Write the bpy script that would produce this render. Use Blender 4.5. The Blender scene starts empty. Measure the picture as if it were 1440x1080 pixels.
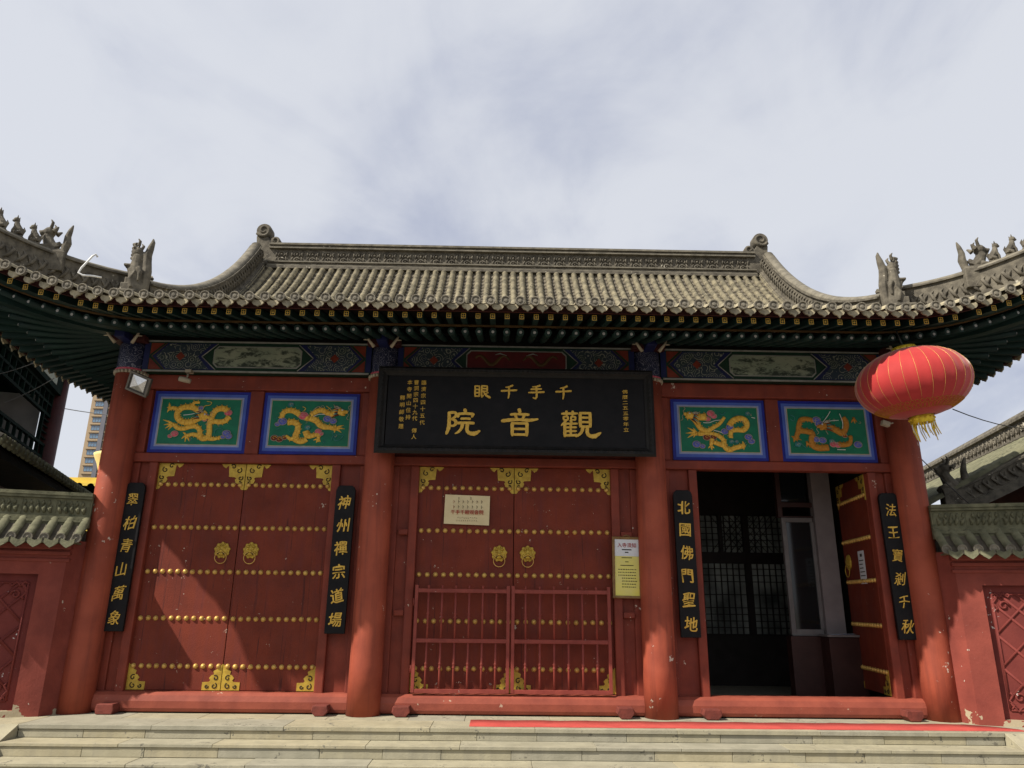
import bpy, math, random
from mathutils import Vector, Matrix
R = random.Random(11)
S = bpy.context.scene
COL = S.collection
PI = math.pi

# ------------------------------------------------------------------ camera
pit, rol, yaw = .294474, .011486, -.0156566
def cam_axes():
    cp, sp = math.cos(pit), math.sin(pit)
    u0 = Vector((0, -sp, cp)); f = Vector((0, cp, sp)); x0 = Vector((1, 0, 0))
    x = x0*math.cos(rol) + u0*math.sin(rol); u = u0*math.cos(rol) - x0*math.sin(rol)
    Z = Matrix.Rotation(yaw, 3, 'Z')
    return Z @ x, Z @ u, Z @ f
cx_, cu_, cf_ = cam_axes()
cd = bpy.data.cameras.new('camera'); co = bpy.data.objects.new('camera', cd); COL.objects.link(co)
co.matrix_world = Matrix(((cx_.x, cu_.x, -cf_.x, -.1818), (cx_.y, cu_.y, -cf_.y, -8.5837), (cx_.z, cu_.z, -cf_.z, 1.15), (0, 0, 0, 1)))
cd.sensor_fit = 'HORIZONTAL'; cd.sensor_width = 36; cd.lens = 36*1020/1440
cd.clip_start = .05; cd.clip_end = 4000
S.camera = co
S.view_settings.view_transform = 'Standard'; S.view_settings.look = 'None'
S.view_settings.exposure = 0.5; S.view_settings.gamma = 1

# ------------------------------------------------------------------ light
SUN_EL, SUN_AZ = math.radians(45.5), math.radians(61.5)   # azimuth measured left of the facade's normal
T = Vector((-math.sin(SUN_AZ)*math.cos(SUN_EL), -math.cos(SUN_AZ)*math.cos(SUN_EL), math.sin(SUN_EL)))
sd = bpy.data.lights.new('sun', 'SUN'); so = bpy.data.objects.new('sun', sd); COL.objects.link(so)
so.rotation_euler = T.to_track_quat('Z', 'Y').to_euler(); so.location = (-20, -10, 30)
sd.energy = 5.0; sd.angle = math.radians(.6); sd.color = (1, .93, .82)
W = bpy.data.worlds.new('World'); S.world = W; W.use_nodes = True
def world():
    nt = W.node_tree; n = nt.nodes; l = nt.links; n.clear()
    out = n.new('ShaderNodeOutputWorld'); bg = n.new('ShaderNodeBackground'); bc = n.new('ShaderNodeBackground'); mx = n.new('ShaderNodeMixShader')
    sky = n.new('ShaderNodeTexSky'); sky.sky_type = 'NISHITA'; sky.sun_disc = False
    sky.sun_elevation = SUN_EL; sky.sun_rotation = math.atan2(T.x, T.y); sky.air_density = 1.0; sky.dust_density = 2.0
    l.new(sky.outputs[0], bg.inputs[0]); bg.inputs[1].default_value = .09
    tc = n.new('ShaderNodeTexCoord'); sep = n.new('ShaderNodeSeparateXYZ'); l.new(tc.outputs['Generated'], sep.inputs[0])
    # project the view direction on a high flat cloud layer
    mz = n.new('ShaderNodeMath'); mz.operation = 'ADD'; l.new(sep.outputs[2], mz.inputs[0]); mz.inputs[1].default_value = .28
    dx = n.new('ShaderNodeMath'); dx.operation = 'DIVIDE'; l.new(sep.outputs[0], dx.inputs[0]); l.new(mz.outputs[0], dx.inputs[1])
    dy = n.new('ShaderNodeMath'); dy.operation = 'DIVIDE'; l.new(sep.outputs[1], dy.inputs[0]); l.new(mz.outputs[0], dy.inputs[1])
    cb = n.new('ShaderNodeCombineXYZ'); l.new(dx.outputs[0], cb.inputs[0]); l.new(dy.outputs[0], cb.inputs[1])
    mp = n.new('ShaderNodeMapping'); mp.inputs['Rotation'].default_value = (0, 0, .75); mp.inputs['Scale'].default_value = (.9, .62, 1); mp.inputs['Location'].default_value = (7.4, 3.1, 0)
    l.new(cb.outputs[0], mp.inputs[0])
    a = n.new('ShaderNodeTexNoise'); a.inputs['Scale'].default_value = 1.6; a.inputs['Detail'].default_value = 7; a.inputs['Roughness'].default_value = .52; a.inputs['Distortion'].default_value = .5
    l.new(mp.outputs[0], a.inputs['Vector'])
    # cloud is thicker and brighter on the sun's side and towards the horizon
    dt = n.new('ShaderNodeVectorMath'); dt.operation = 'DOT_PRODUCT'; l.new(tc.outputs['Generated'], dt.inputs[0]); dt.inputs[1].default_value = T
    def ma(op, a_, b_, c_=None):
        m = n.new('ShaderNodeMath'); m.operation = op
        for k, v in enumerate((a_, b_, c_)):
            if v is None: continue
            if hasattr(v, 'is_output'): l.new(v, m.inputs[k])
            else: m.inputs[k].default_value = v
        return m.outputs[0]
    f = ma('MULTIPLY_ADD', dt.outputs['Value'], .50, .56)
    f = ma('ADD', f, ma('MULTIPLY_ADD', a.outputs[0], 2.5, -1.20))
    mp2 = n.new('ShaderNodeMapping'); mp2.inputs['Rotation'].default_value = (0, 0, -.55); mp2.inputs['Scale'].default_value = (1.5, 1.1, 1); l.new(cb.outputs[0], mp2.inputs[0])
    wz = n.new('ShaderNodeTexNoise'); wz.inputs['Scale'].default_value = 2.2; wz.inputs['Detail'].default_value = 9; wz.inputs['Roughness'].default_value = .56; wz.inputs['Distortion'].default_value = .9; l.new(mp2.outputs[0], wz.inputs['Vector'])
    f = ma('ADD', f, ma('MULTIPLY_ADD', wz.outputs[0], 1.3, -.62))
    f = ma('ADD', f, ma('MULTIPLY', ma('MAXIMUM', ma('SUBTRACT', .42, sep.outputs[2]), 0), 1.3))
    r = n.new('ShaderNodeValToRGB'); r.color_ramp.interpolation = 'EASE'; e = r.color_ramp.elements
    e[0].position = 0; e[0].color = (.335, .362, .455, 1); e[1].position = .95; e[1].color = (.545, .56, .60, 1)
    l.new(f, r.inputs[0]); l.new(r.outputs[0], bc.inputs[0]); bc.inputs[1].default_value = 1.0
    mx.inputs[0].default_value = .88
    l.new(bg.outputs[0], mx.inputs[1]); l.new(bc.outputs[0], mx.inputs[2]); l.new(mx.outputs[0], out.inputs[0])
world()

# ------------------------------------------------------------------ materials
def new_mat(name):
    m = bpy.data.materials.new(name); m.use_nodes = True
    nt = m.node_tree; b = nt.nodes['Principled BSDF']
    return m, nt, b
def vec(nt, scale=(1, 1, 1), rand=True):
    n, l = nt.nodes, nt.links
    tc = n.new('ShaderNodeTexCoord'); mp = n.new('ShaderNodeMapping'); l.new(tc.outputs['Object'], mp.inputs[0]); mp.inputs['Scale'].default_value = scale
    if rand:
        oi = n.new('ShaderNodeObjectInfo'); ml = n.new('ShaderNodeMath'); ml.operation = 'MULTIPLY'; ml.inputs[1].default_value = 37.0
        l.new(oi.outputs['Random'], ml.inputs[0]); cb = n.new('ShaderNodeCombineXYZ')
        for i in range(3): l.new(ml.outputs[0], cb.inputs[i])
        l.new(cb.outputs[0], mp.inputs['Location'])
    return mp.outputs[0]
def noise(nt, v, scale, detail=5, rough=.55, dist=0):
    t = nt.nodes.new('ShaderNodeTexNoise'); nt.links.new(v, t.inputs['Vector'])
    t.inputs['Scale'].default_value = scale; t.inputs['Detail'].default_value = detail; t.inputs['Roughness'].default_value = rough; t.inputs['Distortion'].default_value = dist
    return t.outputs[0]
def ramp(nt, fac, p0, p1, c0=(0, 0, 0, 1), c1=(1, 1, 1, 1)):
    r = nt.nodes.new('ShaderNodeValToRGB'); e = r.color_ramp.elements
    e[0].position = p0; e[1].position = p1; e[0].color = c0; e[1].color = c1
    nt.links.new(fac, r.inputs[0]); return r.outputs[0]
def mix(nt, fac, a, b, mode='MIX'):
    m = nt.nodes.new('ShaderNodeMix'); m.data_type = 'RGBA'; m.blend_type = mode
    for sock, val in ((m.inputs[0], fac), (m.inputs[6], a), (m.inputs[7], b)):
        if hasattr(val, 'is_output'): nt.links.new(val, sock)
        elif isinstance(val, (int, float)): sock.default_value = val
        else: sock.default_value = (*val[:3], 1)
    return m.outputs[2]
def surf(name, c1, c2=None, scale=4, rough=.6, bump=.15, bscale=60, metal=0, spots=None, streak=None, low=None, stretch=(1, 1, 1), lo=.36, hi=.66, spec=.25, rand=True, grain=None):
    m, nt, b = new_mat(name); c2 = c2 or tuple(x*.7 for x in c1)
    v = vec(nt, stretch, rand)
    c = mix(nt, ramp(nt, noise(nt, v, scale), lo, hi), c1, c2)
    if streak:                                   # vertical run-off marks: colour, amount
        v2 = vec(nt, (9, 9, .55), rand)
        c = mix(nt, ramp(nt, noise(nt, v2, 1.6, 6), .5, .72, (0, 0, 0, 1), (streak[1],)*3 + (1,)), c, streak[0])
    if grain:                                    # upright wood cracks under the paint
        v3 = vec(nt, (26, 26, .9), rand)
        g = ramp(nt, noise(nt, v3, 1.3, 4, .6, .6), .60, .68, (0, 0, 0, 1), (grain[1],)*3 + (1,))
        c = mix(nt, g, c, grain[0])
    if spots:                                    # colour, scale, threshold
        k = noise(nt, v, spots[1], 4, .6); k2 = noise(nt, v, spots[1]*.16, 3)
        p = nt.nodes.new('ShaderNodeMath'); p.operation = 'MULTIPLY'; nt.links.new(k, p.inputs[0]); nt.links.new(k2, p.inputs[1])
        c = mix(nt, ramp(nt, p.outputs[0], spots[2], spots[2]+.012), c, spots[0])
    if low:                                      # worn colour near the ground: colour, top height, softness
        tc = nt.nodes.new('ShaderNodeTexCoord'); sp = nt.nodes.new('ShaderNodeSeparateXYZ'); nt.links.new(tc.outputs['Object'], sp.inputs[0])
        ad = nt.nodes.new('ShaderNodeMath'); ad.operation = 'MULTIPLY_ADD'; nt.links.new(noise(nt, v, 6, 5), ad.inputs[0]); ad.inputs[1].default_value = -low[2]; nt.links.new(sp.outputs[2], ad.inputs[2])
        of = nt.nodes.new('ShaderNodeMath'); of.operation = 'ADD'; nt.links.new(ad.outputs[0], of.inputs[0]); of.inputs[1].default_value = .5
        c = mix(nt, ramp(nt, of.outputs[0], .5+low[1]-low[2]*.5, .5+low[1]-low[2]*.5+.012, (1, 1, 1, 1), (0, 0, 0, 1)), c, low[0])
    nt.links.new(c, b.inputs['Base Color'])
    rr = nt.nodes.new('ShaderNodeMapRange'); nt.links.new(noise(nt, v, scale*3), rr.inputs[0]); rr.inputs[3].default_value = max(0.05, rough-.14); rr.inputs[4].default_value = min(1, rough+.14)
    nt.links.new(rr.outputs[0], b.inputs['Roughness'])
    b.inputs['Metallic'].default_value = metal; b.inputs['Specular IOR Level'].default_value = spec
    if bump:
        bp = nt.nodes.new('ShaderNodeBump'); bp.inputs['Strength'].default_value = bump; bp.inputs['Distance'].default_value = .01
        nt.links.new(noise(nt, v, bscale, 6, .6), bp.inputs['Height']); nt.links.new(bp.outputs[0], b.inputs['Normal'])
    return m
CHIP = (.52, .44, .36)
M = {}
M['red'] = surf('red column paint', (.325, .072, .038), (.235, .049, .027), 2.6, .66, .16, 45, spots=(CHIP, 22, .42), streak=((.15, .034, .022), .7))
M['redwood'] = surf('red woodwork paint', (.205, .038, .021), (.14, .026, .015), 4, .62, .16, 55, spots=(CHIP, 30, .435), streak=((.13, .028, .022), .5))
M['sill'] = surf('worn red sill paint', (.27, .066, .040), (.20, .047, .030), 5, .6, .2, 50, spots=((.42, .30, .22), 24, .42))
M['door'] = surf('dark red door paint', (.160, .0255, .0105), (.112, .018, .0085), 2.6, .66, .2, 70, spots=((.42, .33, .26), 40, .435), grain=((.060, .011, .008), .9), streak=((.115, .022, .02), .5))
M['iron'] = surf('red painted iron', (.24, .05, .036), (.18, .035, .026), 9, .5, .1, 80, spots=(CHIP, 40, .44))
M['gold'] = surf('gilt stud paint', (.62, .40, .11), (.42, .245, .065), 14, .42, .1, 90, metal=.35)
M['brass'] = surf('yellow brass paint', (.50, .34, .05), (.36, .23, .035), 16, .45, .1, 90, metal=.25)
M['goldtext'] = surf('gold lettering', (.66, .42, .075), (.52, .31, .045), 20, .45, 0, metal=.15)
M['darkline'] = surf('dark engraving', (.05, .03, .012), (.03, .02, .01), 10, .7, 0)
M['lacquer'] = surf('black lacquer', (.006, .006, .007), (.010, .009, .010), 8, .5, .05, 60, spec=.14)
M['lacq2'] = surf('black carved frame', (.009, .009, .009), (.016, .014, .013), 12, .5, .3, 60, spec=.2)
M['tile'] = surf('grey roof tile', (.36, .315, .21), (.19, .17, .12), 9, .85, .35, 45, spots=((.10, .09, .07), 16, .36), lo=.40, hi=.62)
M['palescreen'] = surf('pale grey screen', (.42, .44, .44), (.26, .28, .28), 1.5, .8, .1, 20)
M['shadegreen'] = surf('shade-darkened green lattice paint', (.006, .016, .012), (.004, .010, .008), 5, .85, .1, 50, spec=.04)  # pavilion lattice and frieze: green darkened to stand in for shade
M['shadetile'] = surf('shade-darkened grey tile', (.055, .050, .042), (.03, .028, .024), 7, .9, .4, 50)  # pavilion skirt roof: shade put into the tile colour, near black
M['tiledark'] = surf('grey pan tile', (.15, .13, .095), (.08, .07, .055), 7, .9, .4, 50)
M['ridge'] = surf('grey carved ridge brick', (.15, .134, .103), (.065, .058, .046), 10, .9, .5, 60, spots=((.38, .35, .28), 25, .40))
M['disc'] = surf('dark end tile', (.20, .18, .14), (.11, .10, .08), 9, .9, .5, 60)
M['ridgecap'] = surf('grey ridge cap', (.19, .172, .132), (.105, .095, .074), 8, .88, .35, 50)
M['capg'] = surf('mossy grey wall cap', (.165, .16, .098), (.085, .085, .052), 8, .85, .45, 45, spots=((.07, .075, .045), 16, .36))
M['green'] = surf('dark green rafter paint', (.008, .028, .024), (.006, .019, .018), 4, .55, .1, 50)
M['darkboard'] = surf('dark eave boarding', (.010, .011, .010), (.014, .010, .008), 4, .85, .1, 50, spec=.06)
M['fascia'] = surf('dark red fascia and painted column shade', (.055, .013, .011), (.038, .010, .009), 5, .6, .1, 50)
M['ochre'] = surf('ochre line paint', (.10, .055, .018), (.06, .033, .012), 5, .6, 0)
M['cream'] = surf('cream paint', (.40, .34, .25), (.28, .24, .18), 12, .6, .1, 60)
M['greyline'] = surf('pale grey paint line', (.26, .26, .24), (.18, .18, .165), 9, .6, 0)
M['white'] = surf('white paint', (.75, .75, .73), (.62, .62, .60), 6, .5, .05, 60)
M['blue1'] = surf('deep blue paint', (.010, .016, .24), (.008, .013, .18), 6, .5, .05, 60)
M['blue2'] = surf('mid blue paint', (.055, .105, .42), (.045, .085, .34), 6, .5, .05, 60)
M['blue3'] = surf('pale blue paint', (.25, .29, .48), (.20, .24, .41), 6, .5, .05, 60)
M['panelgreen'] = surf('emerald panel paint', (.005, .150, .078), (.004, .115, .065), 8, .5, .1, 60)
M['dragon'] = surf('golden yellow dragon paint', (.74, .47, .075), (.60, .31, .035), 45, .5, .3, 120)
M['dragon2'] = surf('orange gold dragon paint', (.46, .21, .026), (.36, .14, .018), 45, .5, .3, 120)
M['pink'] = surf('pink cloud paint', (.60, .12, .17), (.45, .06, .09), 30, .5, .1, 90)
M['bluec'] = surf('violet blue cloud paint', (.05, .07, .34), (.12, .14, .45), 40, .5, .1, 90)
M['teal'] = surf('teal wave paint', (.05, .22, .22), (.03, .13, .15), 30, .5, .1, 90)
M['orangered'] = surf('orange red paint', (.17, .028, .013), (.11, .016, .01), 10, .55, 0)
M['beamgreen'] = surf('beam green paint', (.008, .034, .018), (.006, .022, .015), 8, .55, .05, 60)
M['beamblue'] = surf('beam blue paint', (.010, .014, .075), (.008, .012, .05), 8, .55, .05, 60)
M['beamred'] = surf('beam red paint', (.10, .010, .011), (.065, .008, .009), 8, .55, .05, 60)
M['carpet'] = surf('red carpet', (.44, .072, .058), (.37, .055, .046), 5, .95, .3, 260)
M['sill_end'] = surf('bare red block', (.17, .040, .028), (.11, .027, .02), 14, .75, .4, 60)
M['wallred'] = surf('red lime wash', (.235, .053, .037), (.165, .036, .026), 3.5, .8, .25, 40, spots=((.45, .40, .33), 20, .43), low=((.36, .30, .20), -.02, 1.0))
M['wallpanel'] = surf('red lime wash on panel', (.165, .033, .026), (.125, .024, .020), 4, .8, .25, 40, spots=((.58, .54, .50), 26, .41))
for i, (a, b) in enumerate((((.345, .315, .22), (.28, .255, .178)), ((.33, .305, .222), (.265, .245, .178)), ((.36, .322, .218), (.29, .258, .172)), ((.315, .295, .225), (.25, .235, .178)))):
    M['stone%d' % i] = surf('step stone %s' % 'abcd'[i], a, b, 5, .85, .3, 60, spots=((.15, .14, .11), 24, .37), streak=((.22, .205, .16), .45))
M['paving'] = surf('grey paving', (.20, .185, .155), (.15, .14, .12), 2, .9, .25, 30)
M['dirt'] = surf('pale dust on stone', (.38, .35, .27), (.28, .26, .20), 7, .95, .3, 60)
M['metal'] = surf('grey lamp housing', (.10, .095, .09), (.07, .065, .06), 12, .5, .1, 60, metal=.4)
M['rim'] = surf('grey lamp rim', (.15, .14, .125), (.11, .10, .09), 12, .45, .05, 60, metal=.3)
M['steel'] = surf('polished reflector', (.75, .75, .75), (.6, .6, .6), 20, .3, 0, metal=.85)
M['wire'] = surf('dark cable', (.03, .03, .03), (.05, .05, .05), 9, .6, 0)
M['greywire'] = surf('grey cable', (.25, .25, .24), (.2, .2, .2), 9, .6, 0)
M['paper'] = surf('cream paper', (.66, .56, .34), (.58, .48, .28), 5, .85, .15, 14)
M['yellowpaper'] = surf('yellow notice paper', (.66, .60, .12), (.60, .55, .22), 4, .7, .05, 14)
M['whitepaper'] = surf('white notice paper', (.62, .64, .66), (.55, .57, .60), 4, .7, .05, 14)
M['frame'] = surf('brown gilt notice frame', (.24, .15, .06), (.16, .09, .035), 12, .45, .1, 60)
M['ink'] = surf('black ink', (.03, .025, .02), (.05, .04, .03), 20, .8, 0)
M['redink'] = surf('red ink', (.35, .04, .03), (.28, .03, .025), 20, .8, 0)
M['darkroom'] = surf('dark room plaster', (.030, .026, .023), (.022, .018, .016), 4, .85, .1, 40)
M['darkwood'] = surf('dark brown counter wood', (.040, .015, .012), (.028, .010, .008), 5, .5, .1, 50)
M['alu'] = surf('white window frame', (.15, .14, .137), (.115, .105, .104), 6, .45, .05, 50)
M['boothwall'] = surf('grey white booth wall', (.19, .165, .165), (.155, .135, .135), 5, .7, .1, 40)
M['lattice'] = surf('dark lattice wood', (.02, .014, .012), (.014, .010, .009), 8, .6, .1, 60)
M['yellow'] = surf('yellow wash', (.72, .52, .08), (.62, .42, .06), 2, .7, .1, 20)
M['paleyellow'] = surf('pale yellow wash', (.74, .58, .24), (.64, .48, .18), 2, .7, .1, 20)
M['tan'] = surf('tan tower render', (.36, .27, .17), (.31, .23, .145), .06, .8, 0)
M['towergrey'] = surf('grey tower panel', (.14, .14, .16), (.11, .11, .13), .1, .7, 0)
M['bulb'] = surf('white painted dot', (.42, .42, .42), (.3, .3, .3), 9, .5, 0)
def glass_dark(name, c, rough=.08):
    m, nt, b = new_mat(name); b.inputs['Base Color'].default_value = (*c, 1); b.inputs['Roughness'].default_value = rough
    v = vec(nt); nt.links.new(mix(nt, ramp(nt, noise(nt, v, 3), .4, .7), c, tuple(x*1.5 for x in c)), b.inputs['Base Color'])
    return m
M['glass'] = glass_dark('dark booth glass', (.006, .008, .009))
M['tglass'] = glass_dark('blue grey tower glass', (.11, .17, .24), .2)
def lattice_pane():
    m, nt, b = new_mat('dusty pane'); n, l = nt.nodes, nt.links
    d = n.new('ShaderNodeBsdfDiffuse'); t = n.new('ShaderNodeBsdfTranslucent'); mx = n.new('ShaderNodeMixShader'); mx.inputs[0].default_value = .7
    c = mix(nt, ramp(nt, noise(nt, vec(nt), 2.2, 6), .35, .7), (.46, .47, .44), (.12, .13, .12))
    l.new(c, d.inputs[0]); l.new(c, t.inputs[0]); l.new(d.outputs[0], mx.inputs[1]); l.new(t.outputs[0], mx.inputs[2]); l.new(mx.outputs[0], n['Material Output'].inputs[0])
    return m
M['pane'] = lattice_pane()
def swirl(name, base, base2, line, scale=11, freq=58):
    m, nt, b = new_mat(name); n, l = nt.nodes, nt.links
    v = vec(nt, (1, .001, 1), False)
    vo = n.new('ShaderNodeTexVoronoi'); l.new(v, vo.inputs['Vector']); vo.inputs['Scale'].default_value = scale
    k = n.new('ShaderNodeMath'); k.operation = 'MULTIPLY'; l.new(vo.outputs['Distance'], k.inputs[0]); k.inputs[1].default_value = freq/2.2
    sn = n.new('ShaderNodeMath'); sn.operation = 'SINE'; l.new(k.outputs[0], sn.inputs[0])
    nz = noise(nt, v, 20, 3)
    pr = n.new('ShaderNodeMath'); pr.operation = 'MULTIPLY'; l.new(sn.outputs[0], pr.inputs[0]); l.new(nz, pr.inputs[1])
    c = mix(nt, vo.outputs['Color'], base, base2)
    c = mix(nt, ramp(nt, pr.outputs[0], .36, .42), c, line)
    l.new(c, b.inputs['Base Color']); b.inputs['Roughness'].default_value = .55
    return m
M['swirl'] = swirl('swirl beam painting', (.006, .014, .040), (.008, .024, .022), (.20, .20, .155))
M['swirl2'] = swirl('dense scroll painting', (.006, .010, .035), (.010, .015, .055), (.17, .17, .22), 16, 50)
def landscape():
    m, nt, b = new_mat('ink landscape painting'); n, l = nt.nodes, nt.links
    v = vec(nt, (1, 1, 2.2), True)
    c = mix(nt, ramp(nt, noise(nt, v, 2.4, 3), .3, .7), (.17, .21, .15), (.25, .27, .195))
    k = noise(nt, v, 7, 8, .7, .4)
    tc = n.new('ShaderNodeTexCoord'); sp = n.new('ShaderNodeSeparateXYZ'); l.new(tc.outputs['Object'], sp.inputs[0])
    h = n.new('ShaderNodeMapRange'); l.new(sp.outputs[2], h.inputs[0]); h.inputs[1].default_value = 3.8; h.inputs[2].default_value = 4.13; h.inputs[3].default_value = .07; h.inputs[4].default_value = -.09
    a = n.new('ShaderNodeMath'); a.operation = 'ADD'; l.new(k, a.inputs[0]); l.new(h.outputs[0], a.inputs[1])
    c = mix(nt, ramp(nt, a.outputs[0], .45, .56), c, (.02, .03, .02))
    l.new(c, b.inputs['Base Color']); b.inputs['Roughness'].default_value = .6
    return m
M['landscape'] = landscape()
def lantern_cloth():
    m, nt, b = new_mat('red lantern cloth'); n, l = nt.nodes, nt.links
    v = vec(nt)
    c = mix(nt, ramp(nt, noise(nt, v, 4), .35, .7), (.43, .034, .032), (.35, .025, .025))
    l.new(c, b.inputs['Base Color']); b.inputs['Roughness'].default_value = .72; b.inputs['Specular IOR Level'].default_value = .25; b.inputs['Sheen Weight'].default_value = .35; b.inputs['Sheen Roughness'].default_value = .4
    t = n.new('ShaderNodeBsdfTranslucent'); l.new(c, t.inputs[0]); mx = n.new('ShaderNodeMixShader'); mx.inputs[0].default_value = .06
    l.new(b.outputs[0], mx.inputs[1]); l.new(t.outputs[0], mx.inputs[2]); l.new(mx.outputs[0], n['Material Output'].inputs[0])
    w = n.new('ShaderNodeTexNoise'); w.inputs['Scale'].default_value = 220; l.new(v, w.inputs['Vector'])
    bp = n.new('ShaderNodeBump'); bp.inputs['Strength'].default_value = .08; l.new(w.outputs[0], bp.inputs['Height']); l.new(bp.outputs[0], b.inputs['Normal'])
    return m
M['lantern'] = lantern_cloth()
M['foil'] = surf('yellow foil', (.80, .60, .05), (.50, .34, .03), 30, .35, .3, 60, metal=.3)

# ------------------------------------------------------------------ mesh helpers
class MB:
    def __init__(s): s.v = []; s.f = []; s.sm = []; s.mi = []
    def add(s, vs, fs, smooth=False, mi=0):
        o = len(s.v); s.v += [tuple(v) for v in vs]
        for f in fs: s.f.append(tuple(i+o for i in f)); s.sm.append(smooth); s.mi.append(mi)
        return s
    def box(s, x0, x1, y0, y1, z0, z1, mi=0, rot=None):
        vs = [Vector((x, y, z)) for z in (z0, z1) for y in (y0, y1) for x in (x0, x1)]
        if rot:                     # rot = Matrix about the box's centre
            c = Vector(((x0+x1)/2, (y0+y1)/2, (z0+z1)/2)); vs = [c + rot @ (v-c) for v in vs]
        return s.add(vs, [(0, 2, 3, 1), (4, 5, 7, 6), (0, 1, 5, 4), (2, 6, 7, 3), (0, 4, 6, 2), (1, 3, 7, 5)], False, mi)
    def tube(s, pts, rad, n=8, mi=0, caps=True, flat=None):
        P = [Vector(p) for p in pts]; k = len(P)
        if not isinstance(rad, (list, tuple)): rad = [rad]*k
        vs = []; up = None
        for i, p in enumerate(P):
            t = (P[min(i+1, k-1)] - P[max(i-1, 0)]).normalized()
            if up is None:
                up = Vector((0, 0, 1)) if abs(t.z) < .9 else Vector((1, 0, 0))
            sd = t.cross(up).normalized(); up = sd.cross(t).normalized()
            for j in range(n):
                a = 2*PI*j/n; q = (sd*math.cos(a) + up*math.sin(a))*rad[i]
                if flat: q = Vector((q.x*flat[0], q.y*flat[1], q.z*flat[2]))
                vs.append(p+q)
        fs = [(i*n+j, i*n+(j+1) % n, (i+1)*n+(j+1) % n, (i+1)*n+j) for i in range(k-1) for j in range(n)]
        s.add(vs, fs, True, mi)
        if caps:
            o = len(s.v) - len(vs)
            s.f.append(tuple(o+j for j in reversed(range(n)))); s.f.append(tuple(o+(k-1)*n+j for j in range(n))); s.sm += [False]*2; s.mi += [mi]*2
        return s
    def lathe(s, prof, n=24, mat=None, mi=0, smooth=True, caps=True):
        vs = []
        for r, z in prof:
            for j in range(n):
                a = 2*PI*j/n; v = Vector((r*math.cos(a), r*math.sin(a), z)); vs.append(mat @ v if mat else v)
        k = len(prof)
        s.add(vs, [(i*n+j, i*n+(j+1) % n, (i+1)*n+(j+1) % n, (i+1)*n+j) for i in range(k-1) for j in range(n)], smooth, mi)
        if caps:
            o = len(s.v)-len(vs)
            s.f.append(tuple(o+j for j in reversed(range(n)))); s.f.append(tuple(o+(k-1)*n+j for j in range(n))); s.sm += [False]*2; s.mi += [mi]*2
        return s
    def sphere(s, c, r, n=12, mi=0, sc=(1, 1, 1)):
        vs = []; k = n//2+1
        for i in range(k):
            t = PI*i/(k-1); t = min(max(t, .02), PI-.02)
            for j in range(n):
                a = 2*PI*j/n; vs.append((c[0]+r*sc[0]*math.sin(t)*math.cos(a), c[1]+r*sc[1]*math.sin(t)*math.sin(a), c[2]+r*sc[2]*math.cos(t)))
        return s.add(vs, [(i*n+j, (i+1)*n+j, (i+1)*n+(j+1) % n, i*n+(j+1) % n) for i in range(k-1) for j in range(n)], True, mi)
    def plate(s, poly, y0, y1, mi=0):
        """poly in x,z (any order), front face at y0, back at y1 (y0 < y1)"""
        n = len(poly); ar = sum(poly[i][0]*poly[(i+1) % n][1]-poly[(i+1) % n][0]*poly[i][1] for i in range(n))
        if ar < 0: poly = poly[::-1]
        vs = [(x, y0, z) for x, z in poly] + [(x, y1, z) for x, z in poly]
        return s.add(vs, [tuple(range(n)), tuple(range(2*n-1, n-1, -1))] + [(i, i+n, (i+1) % n+n, (i+1) % n) for i in range(n)], False, mi)
    def sweep(s, path, sec, mi=0, smooth=False, caps=True):
        """path: (point, side, up) frames; sec: closed loop of (side, up)"""
        n = len(sec); vs = []
        for p, sd, up in path:
            for a, b in sec: vs.append(Vector(p) + Vector(sd)*a + Vector(up)*b)
        k = len(path)
        s.add(vs, [(i*n+j, i*n+(j+1) % n, (i+1)*n+(j+1) % n, (i+1)*n+j) for i in range(k-1) for j in range(n)], smooth, mi)
        if caps:
            o = len(s.v)-len(vs)
            s.f.append(tuple(o+j for j in range(n))); s.f.append(tuple(o+(k-1)*n+j for j in reversed(range(n)))); s.sm += [False]*2; s.mi += [mi]*2
        return s
    def build(s, name, mats, parent=None, bevel=0, M4=None, remesh=0):
        me = bpy.data.meshes.new(name)
        vs = [M4 @ Vector(v) for v in s.v] if M4 else s.v
        me.from_pydata([tuple(v) for v in vs], [], s.f)
        for m in (mats if isinstance(mats, (list, tuple)) else [mats]): me.materials.append(M[m])
        me.polygons.foreach_set('use_smooth', s.sm); me.polygons.foreach_set('material_index', s.mi)
        me.validate(); me.update()
        o = bpy.data.objects.new(name, me); COL.objects.link(o)
        if parent: o.parent = parent
        if remesh:
            r = o.modifiers.new('fuse', 'REMESH'); r.mode = 'VOXEL'; r.voxel_size = remesh; r.use_smooth_shade = True
        if bevel:
            b = o.modifiers.new('edge', 'BEVEL'); b.width = bevel; b.segments = 2; b.limit_method = 'ANGLE'; b.angle_limit = .7
        return o
def thing(name, label, cat, loc=(0, 0, 0), rz=0, group=None):
    o = bpy.data.objects.new(name, None); COL.objects.link(o); o.location = loc; o.rotation_euler = (0, 0, rz); o.empty_display_size = .2
    o['label'] = label; o['category'] = cat
    if group: o['group'] = group
    return o
def tag(o, label, cat, group=None):
    o['label'] = label; o['category'] = cat
    if group: o['group'] = group
    return o
def struct(o): o['kind'] = 'structure'; return o
def bake(o):                                      # a text object becomes a plain mesh
    d = bpy.context.evaluated_depsgraph_get(); d.update()
    me = bpy.data.meshes.new_from_object(o.evaluated_get(d)); return me
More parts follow.
